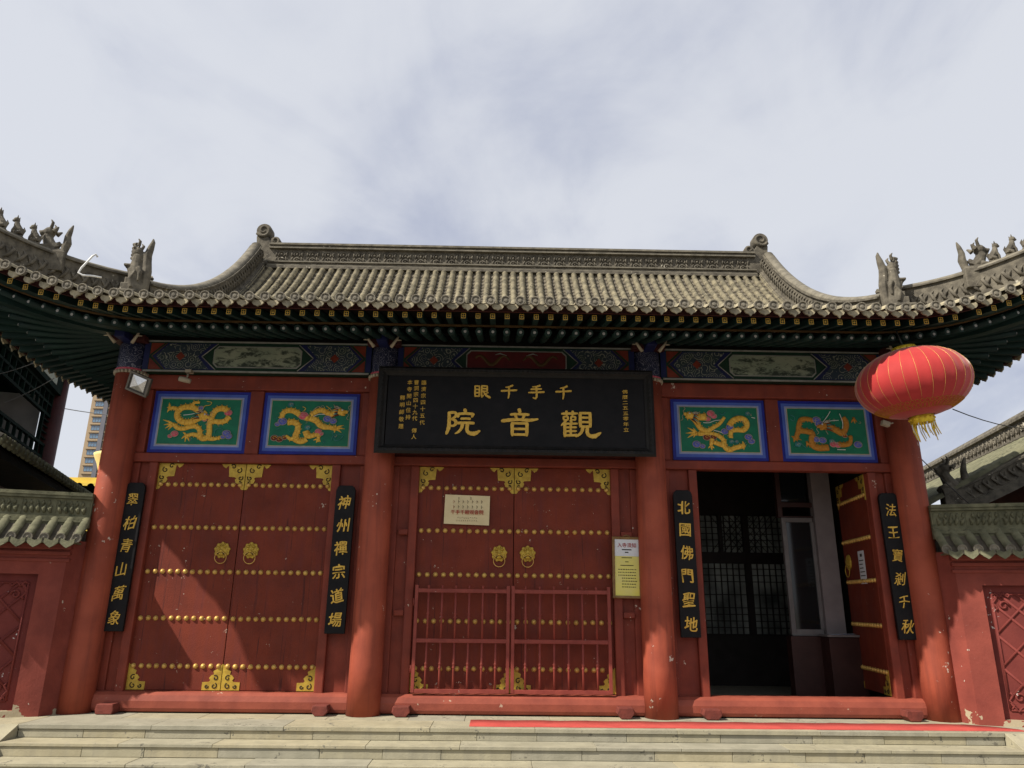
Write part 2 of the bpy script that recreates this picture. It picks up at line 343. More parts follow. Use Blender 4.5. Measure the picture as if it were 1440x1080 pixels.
def glyph(txt, size, wx=1.0, bold=.0, depth=.006):
    """writing as a flat relief, centred on 0,0 in x,z, facing -y"""
    c = bpy.data.curves.new('g', 'FONT'); c.body = txt; c.size = 1; c.offset = bold; c.extrude = depth/size/2; c.resolution_u = 3; c.fill_mode = 'BOTH'
    o = bpy.data.objects.new('g', c); COL.objects.link(o); me = bake(o); bpy.data.objects.remove(o); bpy.data.curves.remove(c)
    xs = [v.co.x for v in me.vertices]; ys = [v.co.y for v in me.vertices]
    cx, cy = (min(xs)+max(xs))/2, (min(ys)+max(ys))/2
    vs = [((v.co.x-cx)*size*wx, -v.co.z*size, (v.co.y-cy)*size) for v in me.vertices]
    fs = [tuple(p.vertices) for p in me.polygons]; bpy.data.meshes.remove(me)
    return vs, fs
def put(mb, g, x, y, z, mi=0, rot=0, k=1):
    ca, sa = math.cos(rot), math.sin(rot)
    mb.add([(x+(vx*ca-vz*sa)*k, y+vy, z+(vx*sa+vz*ca)*k) for vx, vy, vz in g[0]], g[1], False, mi)

# ------------------------------------------------------------------ ground, platform, steps
RIS, TRD, NST = .1155, .27, 4
GZ = -RIS*NST
PLY = -.908
g = MB(); g.add([(-1500, -1500, GZ-.004), (1500, -1500, GZ-.004), (1500, 1500, GZ-.004), (-1500, 1500, GZ-.004)], [(0, 1, 2, 3)])
struct(g.build('ground', 'paving'))
def stone_row(mb, x0, x1, y0, y1, z0, z1, lo=.5, hi=.95):
    x = x0
    while x < x1-.02:
        w = R.uniform(lo, hi); xe = x1 if x+w > x1-.25 else x+w
        dz = R.uniform(-.0015, .0015); dy = R.uniform(-.002, .002)
        mb.box(x+.0015, xe-.0015, y0+dy, y1, z0, z1+dz, R.randrange(4)); x = xe
p = MB()
p.box(-6.6, 6.6, PLY+.06, 9.4, GZ, -.041, 1)                           # core under the paving slabs
stone_row(p, -4.74, 4.78, PLY-.015, PLY+.42, -.04, 0, .9, 1.7)         # edge slabs
for yy in (PLY+.42, PLY+.95): stone_row(p, -4.74, 4.78, yy+.003, yy+.53, -.04, -.001, .5, .9)
stone_row(p, -4.74, 4.78, PLY, PLY+.058, -RIS, -.042, .55, .95)
for s in (-1, 1):                                                       # paving to the sides of the stairs
    xa, xb = (4.782, 6.6) if s > 0 else (-6.6, -4.742)
    stone_row(p, xa, xb, PLY-.01, 9.3, -.04, 0, .6, .9)
p.box(-4.74, 4.78, PLY+1.49, 9.3, -.04, -.002, 3)
struct(p.build('platform', ['stone0', 'stone1', 'stone2', 'stone3'], bevel=.004))
st = MB()
for i in range(1, NST):
    zt = -RIS*i; yb = PLY-TRD*(i-1); yf = PLY-TRD*i
    stone_row(st, -4.74, 4.78, yf-.014, yb-.001, zt-.03, zt, .7, 1.5)
    stone_row(st, -4.74, 4.78, yf, yf+.06, zt-RIS, zt-.031, .45, .95)
    st.box(-4.73, 4.77, yf+.062, yb+.05, GZ, zt-.031, 1)
for x0, x1 in ((-5.25, -4.742), (4.782, 5.29)):                         # sloping cheek stones
    yf = PLY-TRD*(NST-.4)
    st.add([(x0, PLY, 0), (x1, PLY, 0), (x1, yf, GZ+.03), (x0, yf, GZ+.03), (x0, PLY, GZ), (x1, PLY, GZ), (x1, yf, GZ), (x0, yf, GZ)],
           [(3, 2, 1, 0), (4, 5, 6, 7), (0, 1, 5, 4), (1, 2, 6, 5), (2, 3, 7, 6), (3, 0, 4, 7)], False, 0)
struct(st.build('steps', ['stone0', 'stone1', 'stone2', 'stone3'], bevel=.004))
c = MB()                                                                # carpet: thin cloth, its right end running out under the wall
n = 60
for k in range(n+1):
    x = -.44 + (5.05+.44)*k/n; w = .004*math.sin(k*1.7)
    yb = -.435 + w if x < 4.7 else -.435 - (x-4.7)*.85
    yf = min(yb-.02, -.838 + .004*math.sin(k*.9+1))
    c.v += [(x, yf, .0065+.002*math.sin(k*2.3)), (x, yb, .0065+.002*math.sin(k*1.1)), (x, yf, .001), (x, yb, .001)]
for k in range(n):
    a = 4*k; b = a+4
    for f in ((a, b, b+1, a+1), (a+2, b+2, b, a), (a+1, b+1, b+3, a+3)): c.f.append(f); c.sm.append(True); c.mi.append(0)
tag(c.build('carpet', 'carpet'), 'flat red carpet strip lying along the top of the stone steps', 'carpet')

# ------------------------------------------------------------------ the gatehouse
G = thing('temple_gate', 'red timber temple gatehouse with grey tiled roof standing on the stone platform', 'gatehouse')
XE, YE, YR, XG = 6.14, -1.72, 3.2, 4.5
PITCH = .152
def Zs(d): return 4.08 + .2355*d + .01347*d**3
CH, LI, CL = .32, .75, 2.3
def tf(u, d):
    t = min(1, max(0, 1-u/CL)); f = max(0, 1-max(d, 0)/2.2); return t*t*f
def Hd(d, A): return A + CH*tf(d, d) - d
def surf_pt(p, d, A):          # along the eave, distance in from it -> (p, inward distance, z)
    k = tf(A-abs(p), d); return p, d-CH*k, Zs(d)+LI*k
def dmax(p, A, lim):
    if abs(p) <= (XG if lim > 4 else A-lim): return lim
    a, b = 0, (XE-XG if lim > 4 else lim)
    for _ in range(30):
        m = (a+b)/2
        if Hd(m, A) > abs(p): a = m
        else: b = m
    return a
def FRONT(p, q, z): return Vector((p, YE+q, z))
def LEFT(p, q, z): return Vector((-XE+q, YR-p, z))
def RIGHT(p, q, z): return Vector((XE-q, YR+p, z))
def BACK(p, q, z): return Vector((-p, 2*YR-YE-q, z))
def slope_tiles(mp, A, lim, rows, pans, ends, pr=None):
    N = int((A+CH)/PITCH)
    for i in range(-N, N+1):
        p = i*PITCH
        if pr and not pr(p): continue
        D = dmax(p, A, lim)
        if D > .05:
            ds = []; d = -.02; r = R.uniform(-.005, .005)
            d = -.06
            while d < D-.02: ds.append((d, .0505)); d2 = min(d+.21, D); ds.append((d2, .0445)); d = d2
            vs = []
            for d, rad in ds:
                _, q, z = surf_pt(p, d, A); _, q2, z2 = surf_pt(p, d+.02, A); t = Vector((q2-q, z2-z)).normalized()
                for j in range(7):
                    a = PI*j/6; off = math.sin(a)*rad - .004
                    vs.append(mp(p+r-math.cos(a)*rad, q-t.y*off, z+.028+t.x*off))
            rows.add(vs, [(k*7+j, k*7+j+1, k*7+7+j+1, k*7+7+j) for k in range(len(ds)-1) for j in range(6)], True)
            _, q, z = surf_pt(p, -.02, A); q -= .034; z -= .010            # round end tile
            e = []
            for rr, dq, dz in ((.050, .02, 0), (.050, -.012, 0), (.040, -.012, 0), (.036, -.004, 0), (.022, -.004, 0), (.018, -.014, 0), (.004, -.016, 0)):
                for j in range(12):
                    a = 2*PI*j/12+r*40; e.append(mp(p+r+math.cos(a)*rr, q+dq, z+.035+math.sin(a)*rr))
            ends.add(e, [(k*12+j, k*12+(j+1) % 12, k*12+12+(j+1) % 12, k*12+12+j) for k in range(6) for j in range(12)] + [tuple(72+j for j in range(12))], False)
        pc = p+PITCH/2
        if abs(pc) > A+CH-.03 or (pr and not pr(pc)): continue
        D = dmax(pc, A, lim)
        if D > .04:
            ds = []; d = -.01
            while d < D-.005: ds.append((d, .028)); d2 = min(d+.10, D); ds.append((d2, .0)); d = d2
            vs = []
            for d, h in ds:
                _, q, z = surf_pt(pc, d, A)
                for j in range(5):
                    a = (j-2)/2; vs.append(mp(pc+a*(PITCH/2-.012), q, z+h-.022*(1-a*a)))
            pans.add(vs, [(k*5+j, k*5+j+1, k*5+5+j+1, k*5+5+j) for k in range(len(ds)-1) for j in range(4)], False)
            _, q, z = surf_pt(pc, 0, A)                       # drip tile: a scalloped tongue
            w = .062; dj = R.uniform(-.014, .008); out = [(-w, .022), (-w*.6, .004), (0, -.006), (w*.6, .004), (w, .022), (w*.98, -.028), (w*.68, -.052), (w*.34, -.058), (0, -.078+dj), (-w*.34, -.058), (-w*.68, -.052), (-w*.98, -.028)]
            vs = [mp(pc+a, q-.022+b*.15, z+b-.006) for a, b in out] + [mp(pc+a, q-.004+b*.15, z+b-.006) for a, b in out]
            ends.add(vs, [tuple(range(12)), tuple(range(23, 11, -1))] + [(i, i+12, (i+1) % 12+12, (i+1) % 12) for i in range(12)], False, 1)
roof = None
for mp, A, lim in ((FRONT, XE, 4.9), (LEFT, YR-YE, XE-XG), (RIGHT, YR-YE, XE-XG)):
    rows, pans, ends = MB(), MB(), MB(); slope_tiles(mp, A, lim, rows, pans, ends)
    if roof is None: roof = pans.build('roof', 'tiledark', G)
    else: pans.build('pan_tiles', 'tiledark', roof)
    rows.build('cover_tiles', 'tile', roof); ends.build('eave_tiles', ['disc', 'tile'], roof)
bk = MB()                                                               # rear slope
for p0 in range(-6, 6):
    for k in range(10):
        vs = []
        for a, b in ((p0, k), (p0+1, k), (p0+1, k+1), (p0, k+1)):
            d = 4.9*b/10; pp = a*XE/6; pp = max(-max(Hd(d, XE), XG), min(max(Hd(d, XE), XG), pp)); _, q, z = surf_pt(pp, d, XE); vs.append(BACK(pp, q, z+.03))
        bk.add(vs, [(0, 1, 2, 3)])
bk.build('rear_slope', 'tiledark', roof)
# boarding under the tiles
ud = MB()
def under(mp, A, lim):
    NP, ND = 60, 10
    for i in range(NP):
        for k in range(ND):
            vs = []
            for a, b in ((i, k), (i+1, k), (i+1, k+1), (i, k+1)):
                d = .03+(lim-.03)*b/ND; h = max(Hd(d, A), A-lim); p = h*(2*a/NP-1); _, q, z = surf_pt(p, d, A); vs.append(mp(p, q, z-.065))
            ud.add(vs, [(0, 1, 2, 3)])
under(FRONT, XE, 2.3); under(LEFT, YR-YE, XE-XG+.2); under(RIGHT, YR-YE, XE-XG+.2); under(BACK, XE, 2.3)
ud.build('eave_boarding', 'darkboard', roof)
# gable walls
gb = MB()
for s in (-1, 1):
    pts = [(YE+d, Zs(d)-.02) for d in [1.5+.34*k for k in range(11)]]
    pts = pts + [(2*YR-y, z) for y, z in pts[::-1]]
    n = len(pts); x0, x1 = s*(XG-.04), s*(XG-.14)
    gb.add([(x0, y, z) for y, z in pts]+[(x1, y, z) for y, z in pts], [tuple(range(n)) if s < 0 else tuple(reversed(range(n)))]+[(i, i+n, (i+1) % n+n, (i+1) % n) for i in range(n)])
gb.build('gable', 'redwood', roof)
# fascia strips following the eave
fs = MB(); oc = MB()
def strip(mb, mp, A, d, dz0, dz1, th=.02, cut=0):
    n = 90; ring = []
    for i in range(n+1):
        p = (A+CH-.02-cut)*(2*i/n-1); k = tf(A-abs(p), 0); q = d-CH*k; z = Zs(d)+LI*k*(1-d/2.2)
        ring.append([mp(p, q, z+dz0), mp(p, q, z+dz1), mp(p, q+th, z+dz1), mp(p, q+th, z+dz0)])
    vs = [v for r in ring for v in r]
    mb.add(vs, [(i*4+j, i*4+(j+1) % 4, i*4+4+(j+1) % 4, i*4+4+j) for i in range(n) for j in range(4)])
for mp, A in ((FRONT, XE), (LEFT, YR-YE), (RIGHT, YR-YE)):
    strip(fs, mp, A, .045, -.072, -.008); strip(oc, mp, A, .50, -.168, -.150, .02, .5)
fs.build('fascia', 'fascia', roof); oc.build('eave_batten', 'ochre', roof)
# rafters
def rafter_path(p, A, d0, d1, off, lim):
    a = abs(p); pv = A-1.75
    pin = a if a < pv else pv-.05+(a-pv)*.16
    pts = []
    for k in range(6):
        e = k/5; d = d0+(d1-d0)*e; w = (d-d0)/(1.75-d0); pp = (a+(pin-a)*w)*(1 if p >= 0 else -1)
        hh = Hd(d, A)-.02; pp = max(-hh, min(hh, pp))
        _, q, z = surf_pt(pp, d, A); pts.append((pp, q, z-off))
    return pts
def flying(mb, mp, p, A):
    pts = rafter_path(p, A, .11, .95, .112, 1.7); path = []
    for i, (a, q, z) in enumerate(pts): path.append((mp(a, q, z), mp(1, 0, 0)-mp(0, 0, 0), Vector((0, 0, 1))))
    mb.sweep(path, [(-.029, -.034), (.029, -.034), (.029, .034), (-.029, .034)], 0)
    a, q, z = pts[0]; h = .0045
    for x0, x1, z0, z1 in ((-.024, .024, -.028, -.022), (-.024, .024, .022, .028), (-.024, -.018, -.02, .02), (.018, .024, -.02, .02), (-.003, .003, -.014, .014), (-.012, -.004, -.003, .003), (.004, .012, -.003, .003)):
        vs = [mp(a+x, q-dq, z+zz) for dq in (h, 0) for x, zz in ((x0, z0), (x1, z0), (x1, z1), (x0, z1))]
        mb.add(vs, [(0, 1, 2, 3), (0, 4, 5, 1), (1, 5, 6, 2), (2, 6, 7, 3), (3, 7, 4, 0)], False, 1)
def lower(mb, mp, p, A):
    pts = rafter_path(p, A, .50, 1.78, .225, 1.7)
    P = [mp(*t) for t in pts]; mb.tube(P, .040, 8, 0)
    a, q, z = pts[0]; e = []
    for rr, dq in ((.016, 0), (.016, .005), (.008, .0055)):
        for j in range(10): e.append(mp(a+.001+rr*math.cos(2*PI*j/10), q-dq-.001, z-.004+rr*math.sin(2*PI*j/10)))
    mb.add(e, [(k*10+j, k*10+(j+1) % 10, k*10+10+(j+1) % 10, k*10+10+j) for k in range(2) for j in range(10)]+[tuple(range(20, 30))], False, 1)
RP = .1506
sidef, sidel = MB(), MB()
for i in range(-41, 42):
    p = i*RP+.02
    m1 = MB(); flying(m1, FRONT, p*1.02 if abs(p) > 4.6 else p, XE); m1.build('flying_rafter', ['green', 'goldtext'], roof)
    if abs(p) < 5.95:
        m2 = MB(); lower(m2, FRONT, p, XE); m2.build('rafter', ['green', 'bulb'], roof)
for mp in (LEFT, RIGHT):
    for i in range(-32, 33):
        p = i*RP; flying(sidef, mp, p, YR-YE)
        if abs(p) < 4.75: lower(sidel, mp, p, YR-YE)
for o in (sidef.build('side_flying_rafters', ['green', 'brass'], roof), sidel.build('side_rafters', ['green', 'bulb'], roof)): o['kind'] = 'stuff'
for s in (-1, 1):                                                       # corner beams under the hips
    cb = MB(); path = []
    for k in range(7):
        d = .0+1.8*k/6; x = s*(Hd(d, XE)-.02); y = YE-CH*tf(d, d)+d; z = Zs(d)+LI*tf(d, d)-.2
        path.append(((x, y, z), Vector((.707, .707*s, 0)), Vector((0, 0, 1))))
    cb.sweep(path, [(-.06, -.11), (.06, -.11), (.06, .09), (-.06, .09)])
    cb.build('corner_beam', 'green', roof)

# ridges
def frame_path(pts):
    out = []
    for i, p in enumerate(pts):
        t = (Vector(pts[min(i+1, len(pts)-1)])-Vector(pts[max(i-1, 0)])).normalized()
        sd = t.cross(Vector((0, 0, 1))).normalized(); out.append((Vector(p), sd, sd.cross(t).normalized()))
    return out
def ridge_body(mb, pts, h, w, leaf=.13, crest=True):
    fr = frame_path(pts)
    mb.sweep(fr, [(-w*.75, -.06), (w*.75, -.06), (w*.75, .035), (w*.62, .035), (w*.62, .055), (w*.42, .06), (w*.42, h-.05), (w*.6, h-.045), (w*.6, h-.025), (-w*.6, h-.025), (-w*.6, h-.045), (-w*.42, h-.05), (-w*.42, .06), (-w*.62, .055), (-w*.62, .035), (-w*.75, .035)], 0)
    rc = [(w*.5*math.cos(PI*j/8), h-.03+w*.36*math.sin(PI*j/8)) for j in range(9)]
    mb.sweep(fr, rc, 1, True)
    # carved leaves along both faces
    L = 0; nx = leaf*.6
    for i in range(len(pts)-1):
        a, b = Vector(pts[i]), Vector(pts[i+1]); ln = (b-a).length
        while nx < L+ln:
            e = (nx-L)/ln; c = a.lerp(b, e); _, sd, up = fr[i]; t = (b-a).normalized(); mid = (h+.01)*.5
            for s in (-1, 1):
                o = c+sd*(s*w*.42)
                mb.tube([o+up*(mid-.085)-t*.03, o+up*(mid-.02)+t*.01+sd*s*.016, o+up*(mid+.05)+t*.035+sd*s*.012, o+up*(mid+.085)+t*.0], [.006, .022, .018, .005], 6, 0)
                mb.tube([o+up*(mid+.05)-t*.045, o+up*(mid+.015)-t*.02+sd*s*.016, o+up*(mid-.06)+t*.02+sd*s*.006], [.006, .016, .006], 6, 0)
            nx += leaf
        L += ln
mr = MB()
def main_ridge():
    z0 = Zs(4.85)-.03; y = YR; L = XG-.18
    for a, b, hw, k in ((0, .05, .17, 0), (.052, .075, .155, 1), (.077, .125, .12, 0), (.127, .15, .15, 1), (.152, .40, .075, 0), (.402, .425, .14, 1), (.427, .462, .12, 0), (.464, .50, .15, 1)):
        mr.box(-L, L, y-hw, y+hw, z0+a, z0+b, k)
    mr.sweep([((-L, y, z0+.49), (0, 1, 0), (0, 0, 1)), ((L, y, z0+.49), (0, 1, 0), (0, 0, 1))], [(.11*math.cos(PI*j/8), .06*math.sin(PI*j/8)) for j in range(9)], 1, True)
    n = 31
    for i in range(n):
        x = -L+.22+(2*L-.44)*i/(n-1); f = y-.086; zc = z0+.275
        mr.tube([(x+.055*math.cos(a), f, zc+.02+.055*math.sin(a)) for a in [k*PI/5 for k in range(-1, 7)]], .014, 6)
        mr.tube([(x+.05*math.cos(a), f, zc-.075+.035*math.sin(a)) for a in [k*PI/5 for k in range(0, 10)]], .011, 6)
        mr.sphere((x, f, zc+.025), .022, 8); mr.sphere((x, f-.002, zc-.075), .014, 8)
        for s in (-1, 1):
            mr.tube([(x+s*.11, f, zc+.085), (x+s*.085, f-.01, zc+.03), (x+s*.1, f, zc-.03)], [.006, .018, .006], 6)
            mr.tube([(x+s*.10, f, zc-.10), (x+s*.085, f-.006, zc-.06), (x+s*.07, f, zc-.02)], [.005, .013, .005], 6)
    return z0
rz0 = main_ridge()
mr.build('main_ridge', ['ridge', 'ridgecap'], roof)
for s in (-1, 1):
    hp = MB(); pts = []
    for k in range(15):
        d = -.06+1.66*k/14; pts.append((s*Hd(d, XE), YE-CH*tf(d, d)+d, Zs(max(d, 0))+LI*tf(d, d)+.03))
    ridge_body(hp, pts, .45, .17, .115); hp.build('hip_ridge', ['ridge', 'ridgecap'], roof)
    vr = MB(); pts = [(s*XG, YE+d, Zs(d)+.03) for d in [1.34+(4.92-1.34)*k/20 for k in range(21)]]
    ridge_body(vr, pts, .38, .17, .105); vr.build('gable_ridge', ['ridge', 'ridgecap'], roof)
    sc = MB()                                                            # scrolled ridge end
    xs, zb = s*(XG-.02), rz0+.30
    def spiral(cx, cz, r0, turns, a0, w, dirn, y):
        pts, rad = [], []
        for k in range(26):
            e = k/25; a = a0+dirn*turns*2*PI*e; r = r0*(1-.80*e); pts.append((cx+r*math.cos(a), y, cz+r*math.sin(a))); rad.append(w*(1-.55*e))
        return pts, rad
    for y in (YR-.10, YR+.10):
        a, b = spiral(xs-s*.02, zb+.46, .125, 1.35, -PI/2-(-s)*1.1, .034, -s, y); sc.tube(a, b, 8)
        a, b = spiral(xs-s*.24, zb+.26, .085, 1.2, -PI/2-(-s)*.9, .026, -s, y); sc.tube(a, b, 8)
    mtx = Matrix.Translation((xs-s*.02, YR, zb+.46)) @ Matrix.Rotation(PI/2, 4, 'X')
    sc.lathe([(.13, -.10), (.135, -.085), (.135, .085), (.13, .10)], 24, mtx, 0)
    mtx = Matrix.Translation((xs-s*.24, YR, zb+.26)) @ Matrix.Rotation(PI/2, 4, 'X'); sc.lathe([(.085, -.09), (.085, .09)], 18, mtx, 0)
    poly = [(xs+s*.10, zb-.2), (xs-s*.34, zb-.2), (xs-s*.30, zb+.16), (xs-s*.16, zb+.22), (xs-s*.10, zb+.34), (xs+s*.05, zb+.40), (xs+s*.10, zb+.34), (xs+s*.075, zb+.1)]
    sc.plate(poly, YR-.09, YR+.09, 0)
    sc.build('ridge_scroll', ['ridge'], roof, bevel=.006)
# guardian beasts on the ridges
def beast_big(h):
    m = MB()
    m.box(-.17, .03, -.10, .10, -.06, .05); m.box(-.20, .04, -.12, .12, .05, .085); m.box(-.14, .03, -.085, .085, .085, .17); m.box(-.11, .02, -.07, .07, .17, .24)
    m.tube([(.02, 0, -.05), (.0, 0, .14), (-.02, 0, .30), (-.035, 0, .42), (-.03, 0, .52)], [.085, .095, .085, .065, .055], 10)
    m.tube([(-.02, 0, .30), (-.085, 0, .345), (-.125, 0, .40)], [.06, .045, .025], 8); m.box(-.16, -.07, -.045, .045, .385, .41)
    m.sphere((-.045, 0, .56), .062, 10, 0, (1, .9, 1.1))
    for z, r in ((.60, .045), (.56, .035), (.52, .03), (.48, .03), (.645, .04)): m.tube([(-.07, 0, z), (-.115, 0, z+.012)], [r, .014], 7)
    for q in (-1, 1):
        m.tube([(-.03, q*.045, .62), (-.015, q*.06, .67), (-.04, q*.06, .70)], [.022, .018, .006], 6); m.sphere((-.075, q*.045, .60), .017, 7)
        m.tube([(-.02, q*.08, .12), (-.05, q*.085, .22), (-.01, q*.08, .30), (.02, q*.07, .24)], [.026, .026, .022, .008], 7)
        m.tube([(.02, q*.07, .36), (.05, q*.08, .30), (.04, q*.085, .2)], [.03, .026, .012], 7)
    m.tube([(.07, 0, -.04), (.085, 0, .16), (.09, 0, .34), (.075, 0, .46), (.07, 0, .54), (.09, 0, .63), (.105, 0, .70), (.10, 0, .74)], [.05, .055, .055, .05, .048, .038, .024, .008], 8)
    for k in range(6): m.tube([(-.02, 0, .20+.06*k), (.03, .0, .23+.06*k), (.035, 0, .28+.06*k)], [.04, .03, .008], 6)
    k = h/.74; m.v = [(x*k*.92, y*k, z*k) for x, y, z in m.v]; return m
def beast_head(h):
    m = MB()
    m.box(-.15, .18, -.09, .09, -.26, .02); m.box(-.13, .16, -.075, .075, .02, .05)
    m.tube([(.04, 0, .06), (-.04, 0, .12), (-.08, 0, .22), (-.06, 0, .3)], [.07, .08, .065, .05], 10)
    m.sphere((-.07, 0, .30), .075, 10); m.tube([(-.1, 0, .3), (-.17, 0, .28), (-.19, 0, .31)], [.05, .035, .015], 8); m.tube([(-.1, 0, .25), (-.16, 0, .22)], [.035, .012], 8)
    for s in (-1, 1):
        m.tube([(-.05, s*.045, .34), (-.03, s*.07, .42), (-.06, s*.075, .46)], [.025, .02, .006], 6); m.tube([(-.05, s*.05, .08), (-.13, s*.07, .06), (-.17, s*.07, .02)], [.04, .03, .02], 8)
        m.tube([(0, s*.05, .3), (.05, s*.08, .36)], [.04, .01], 6)
    m.tube([(.13, 0, .03), (.16, 0, .17), (.15, 0, .27), (.17, 0, .37), (.19, 0, .45)], [.05, .055, .042, .03, .008], 8)
    m.tube([(.02, 0, .1), (.08, 0, .16), (.10, 0, .13)], [.05, .03, .012], 7)
    k = h/.46; m.v = [(x*k, y*k, z*k) for x, y, z in m.v]; return m
def beast_small(h):
    m = MB(); m.box(-.07, .08, -.04, .04, -.03, .015)
    m.tube([(.04, 0, .03), (.02, 0, .10), (-.02, 0, .17), (-.025, 0, .22)], [.045, .05, .042, .03], 8)
    m.sphere((-.035, 0, .245), .042, 10); m.tube([(-.05, 0, .24), (-.085, 0, .23)], [.028, .014], 6)
    for s in (-1, 1):
        m.tube([(-.02, s*.025, .15), (-.05, s*.03, .08), (-.055, s*.03, .0)], [.02, .016, .014], 6); m.tube([(-.02, s*.025, .27), (-.015, s*.035, .31)], [.014, .004], 5); m.tube([(.05, s*.03, .06), (0, s*.045, .04), (-.01, s*.045, 0)], [.03, .026, .016], 6)
    m.tube([(.06, 0, .03), (.09, 0, .1), (.07, 0, .15)], [.018, .014, .005], 6)
    k = h/.3; m.v = [(x*k, y*k, z*k) for x, y, z in m.v]; return m
def hip_at(d, s):
    return Vector((s*Hd(d, XE), YE-CH*tf(d, d)+d, Zs(max(d, 0))+LI*tf(d, d)+.03))
for s in (-1, 1):
    def place(mb, name, pos, ang, vox):
        mt = Matrix.Translation(pos) @ Matrix.Rotation(ang, 4, 'Z')
        if s > 0: mt = mt @ Matrix.Diagonal((-1, 1, 1, 1))
        o = mb.build(name, 'ridge', roof, M4=mt, remesh=vox); return o
    place(beast_big(.82), 'ridge_beast', Vector((s*(XG+.03), -.60, Zs(1.12)+.16)), -s*.15, .0075)
    q = hip_at(.85, s); place(beast_head(.40), 'ridge_beast', q+Vector((0, 0, .44)), -s*.25, .007)
    for d in (.735, .635, .54):
        q = hip_at(d, s); place(beast_small(.245), 'ridge_figure', q+Vector((0, 0, .475)), -s*.25, .005)

# columns with painted heads
CX = (-4.66, -1.6, 1.6, 4.66); CY = -.12; CR = .178
for x in CX:
    m = MB(); m.lathe([(CR*1.03, 0), (CR, .5), (CR*.985, 2.2), (CR*.96, 3.74)], 40, Matrix.Translation((x, CY, 0)))
    col = m.build('column', 'red', G)
    h = MB(); h.lathe([(CR*.965, 3.795), (CR*.97, 3.8), (CR*.97, 4.10), (CR*.9, 4.12)], 40, Matrix.Translation((x, CY, 0)), 0)
    for j in range(26):                                                  # painted petal collar
        a = 2*PI*j/26; ca, sa = math.cos(a), math.sin(a); r = CR*.985
        h.tube([(x+r*ca, CY+r*sa, 3.735), (x+(r+.004)*ca, CY+(r+.004)*sa, 3.775)], [.017, .021], 6, 2)
    h.lathe([(CR*.98, 3.772), (CR*1.03, 3.778), (CR*1.03, 3.797), (CR*.98, 3.803)], 40, Matrix.Translation((x, CY, 0)), 1)
    h.build('painted_collar', ['swirl2', 'pink', 'cream'], col)
    # bracket block and pale carved horns
    b = MB(); b.box(x-.20, x+.20, CY-.23, CY+.2, 4.122, 4.19, 0); b.box(x-.13, x+.13, CY-.34, CY+.2, 4.192, 4.27, 1); b.box(x-.26, x+.26, CY-.16, CY+.16, 4.272, 4.33, 0)
    b.box(x-.06, x+.06, CY-.42, CY-.05, 4.10, 4.185, 2)
    b.build('bracket', ['fascia', 'beamgreen', 'beamblue'], col, bevel=.006)
    for s in (-1, 1):
        hn = MB(); hn.tube([(x+s*.10, CY-.30, 4.06), (x+s*.15, CY-.33, 4.12), (x+s*.205, CY-.36, 4.20)], [.022, .017, .010], 7); hn.tube([(x+s*.165, CY-.335, 4.14), (x+s*.225, CY-.34, 4.135)], [.012, .005], 6)
        hn.build('carved_horn', 'cream', col)
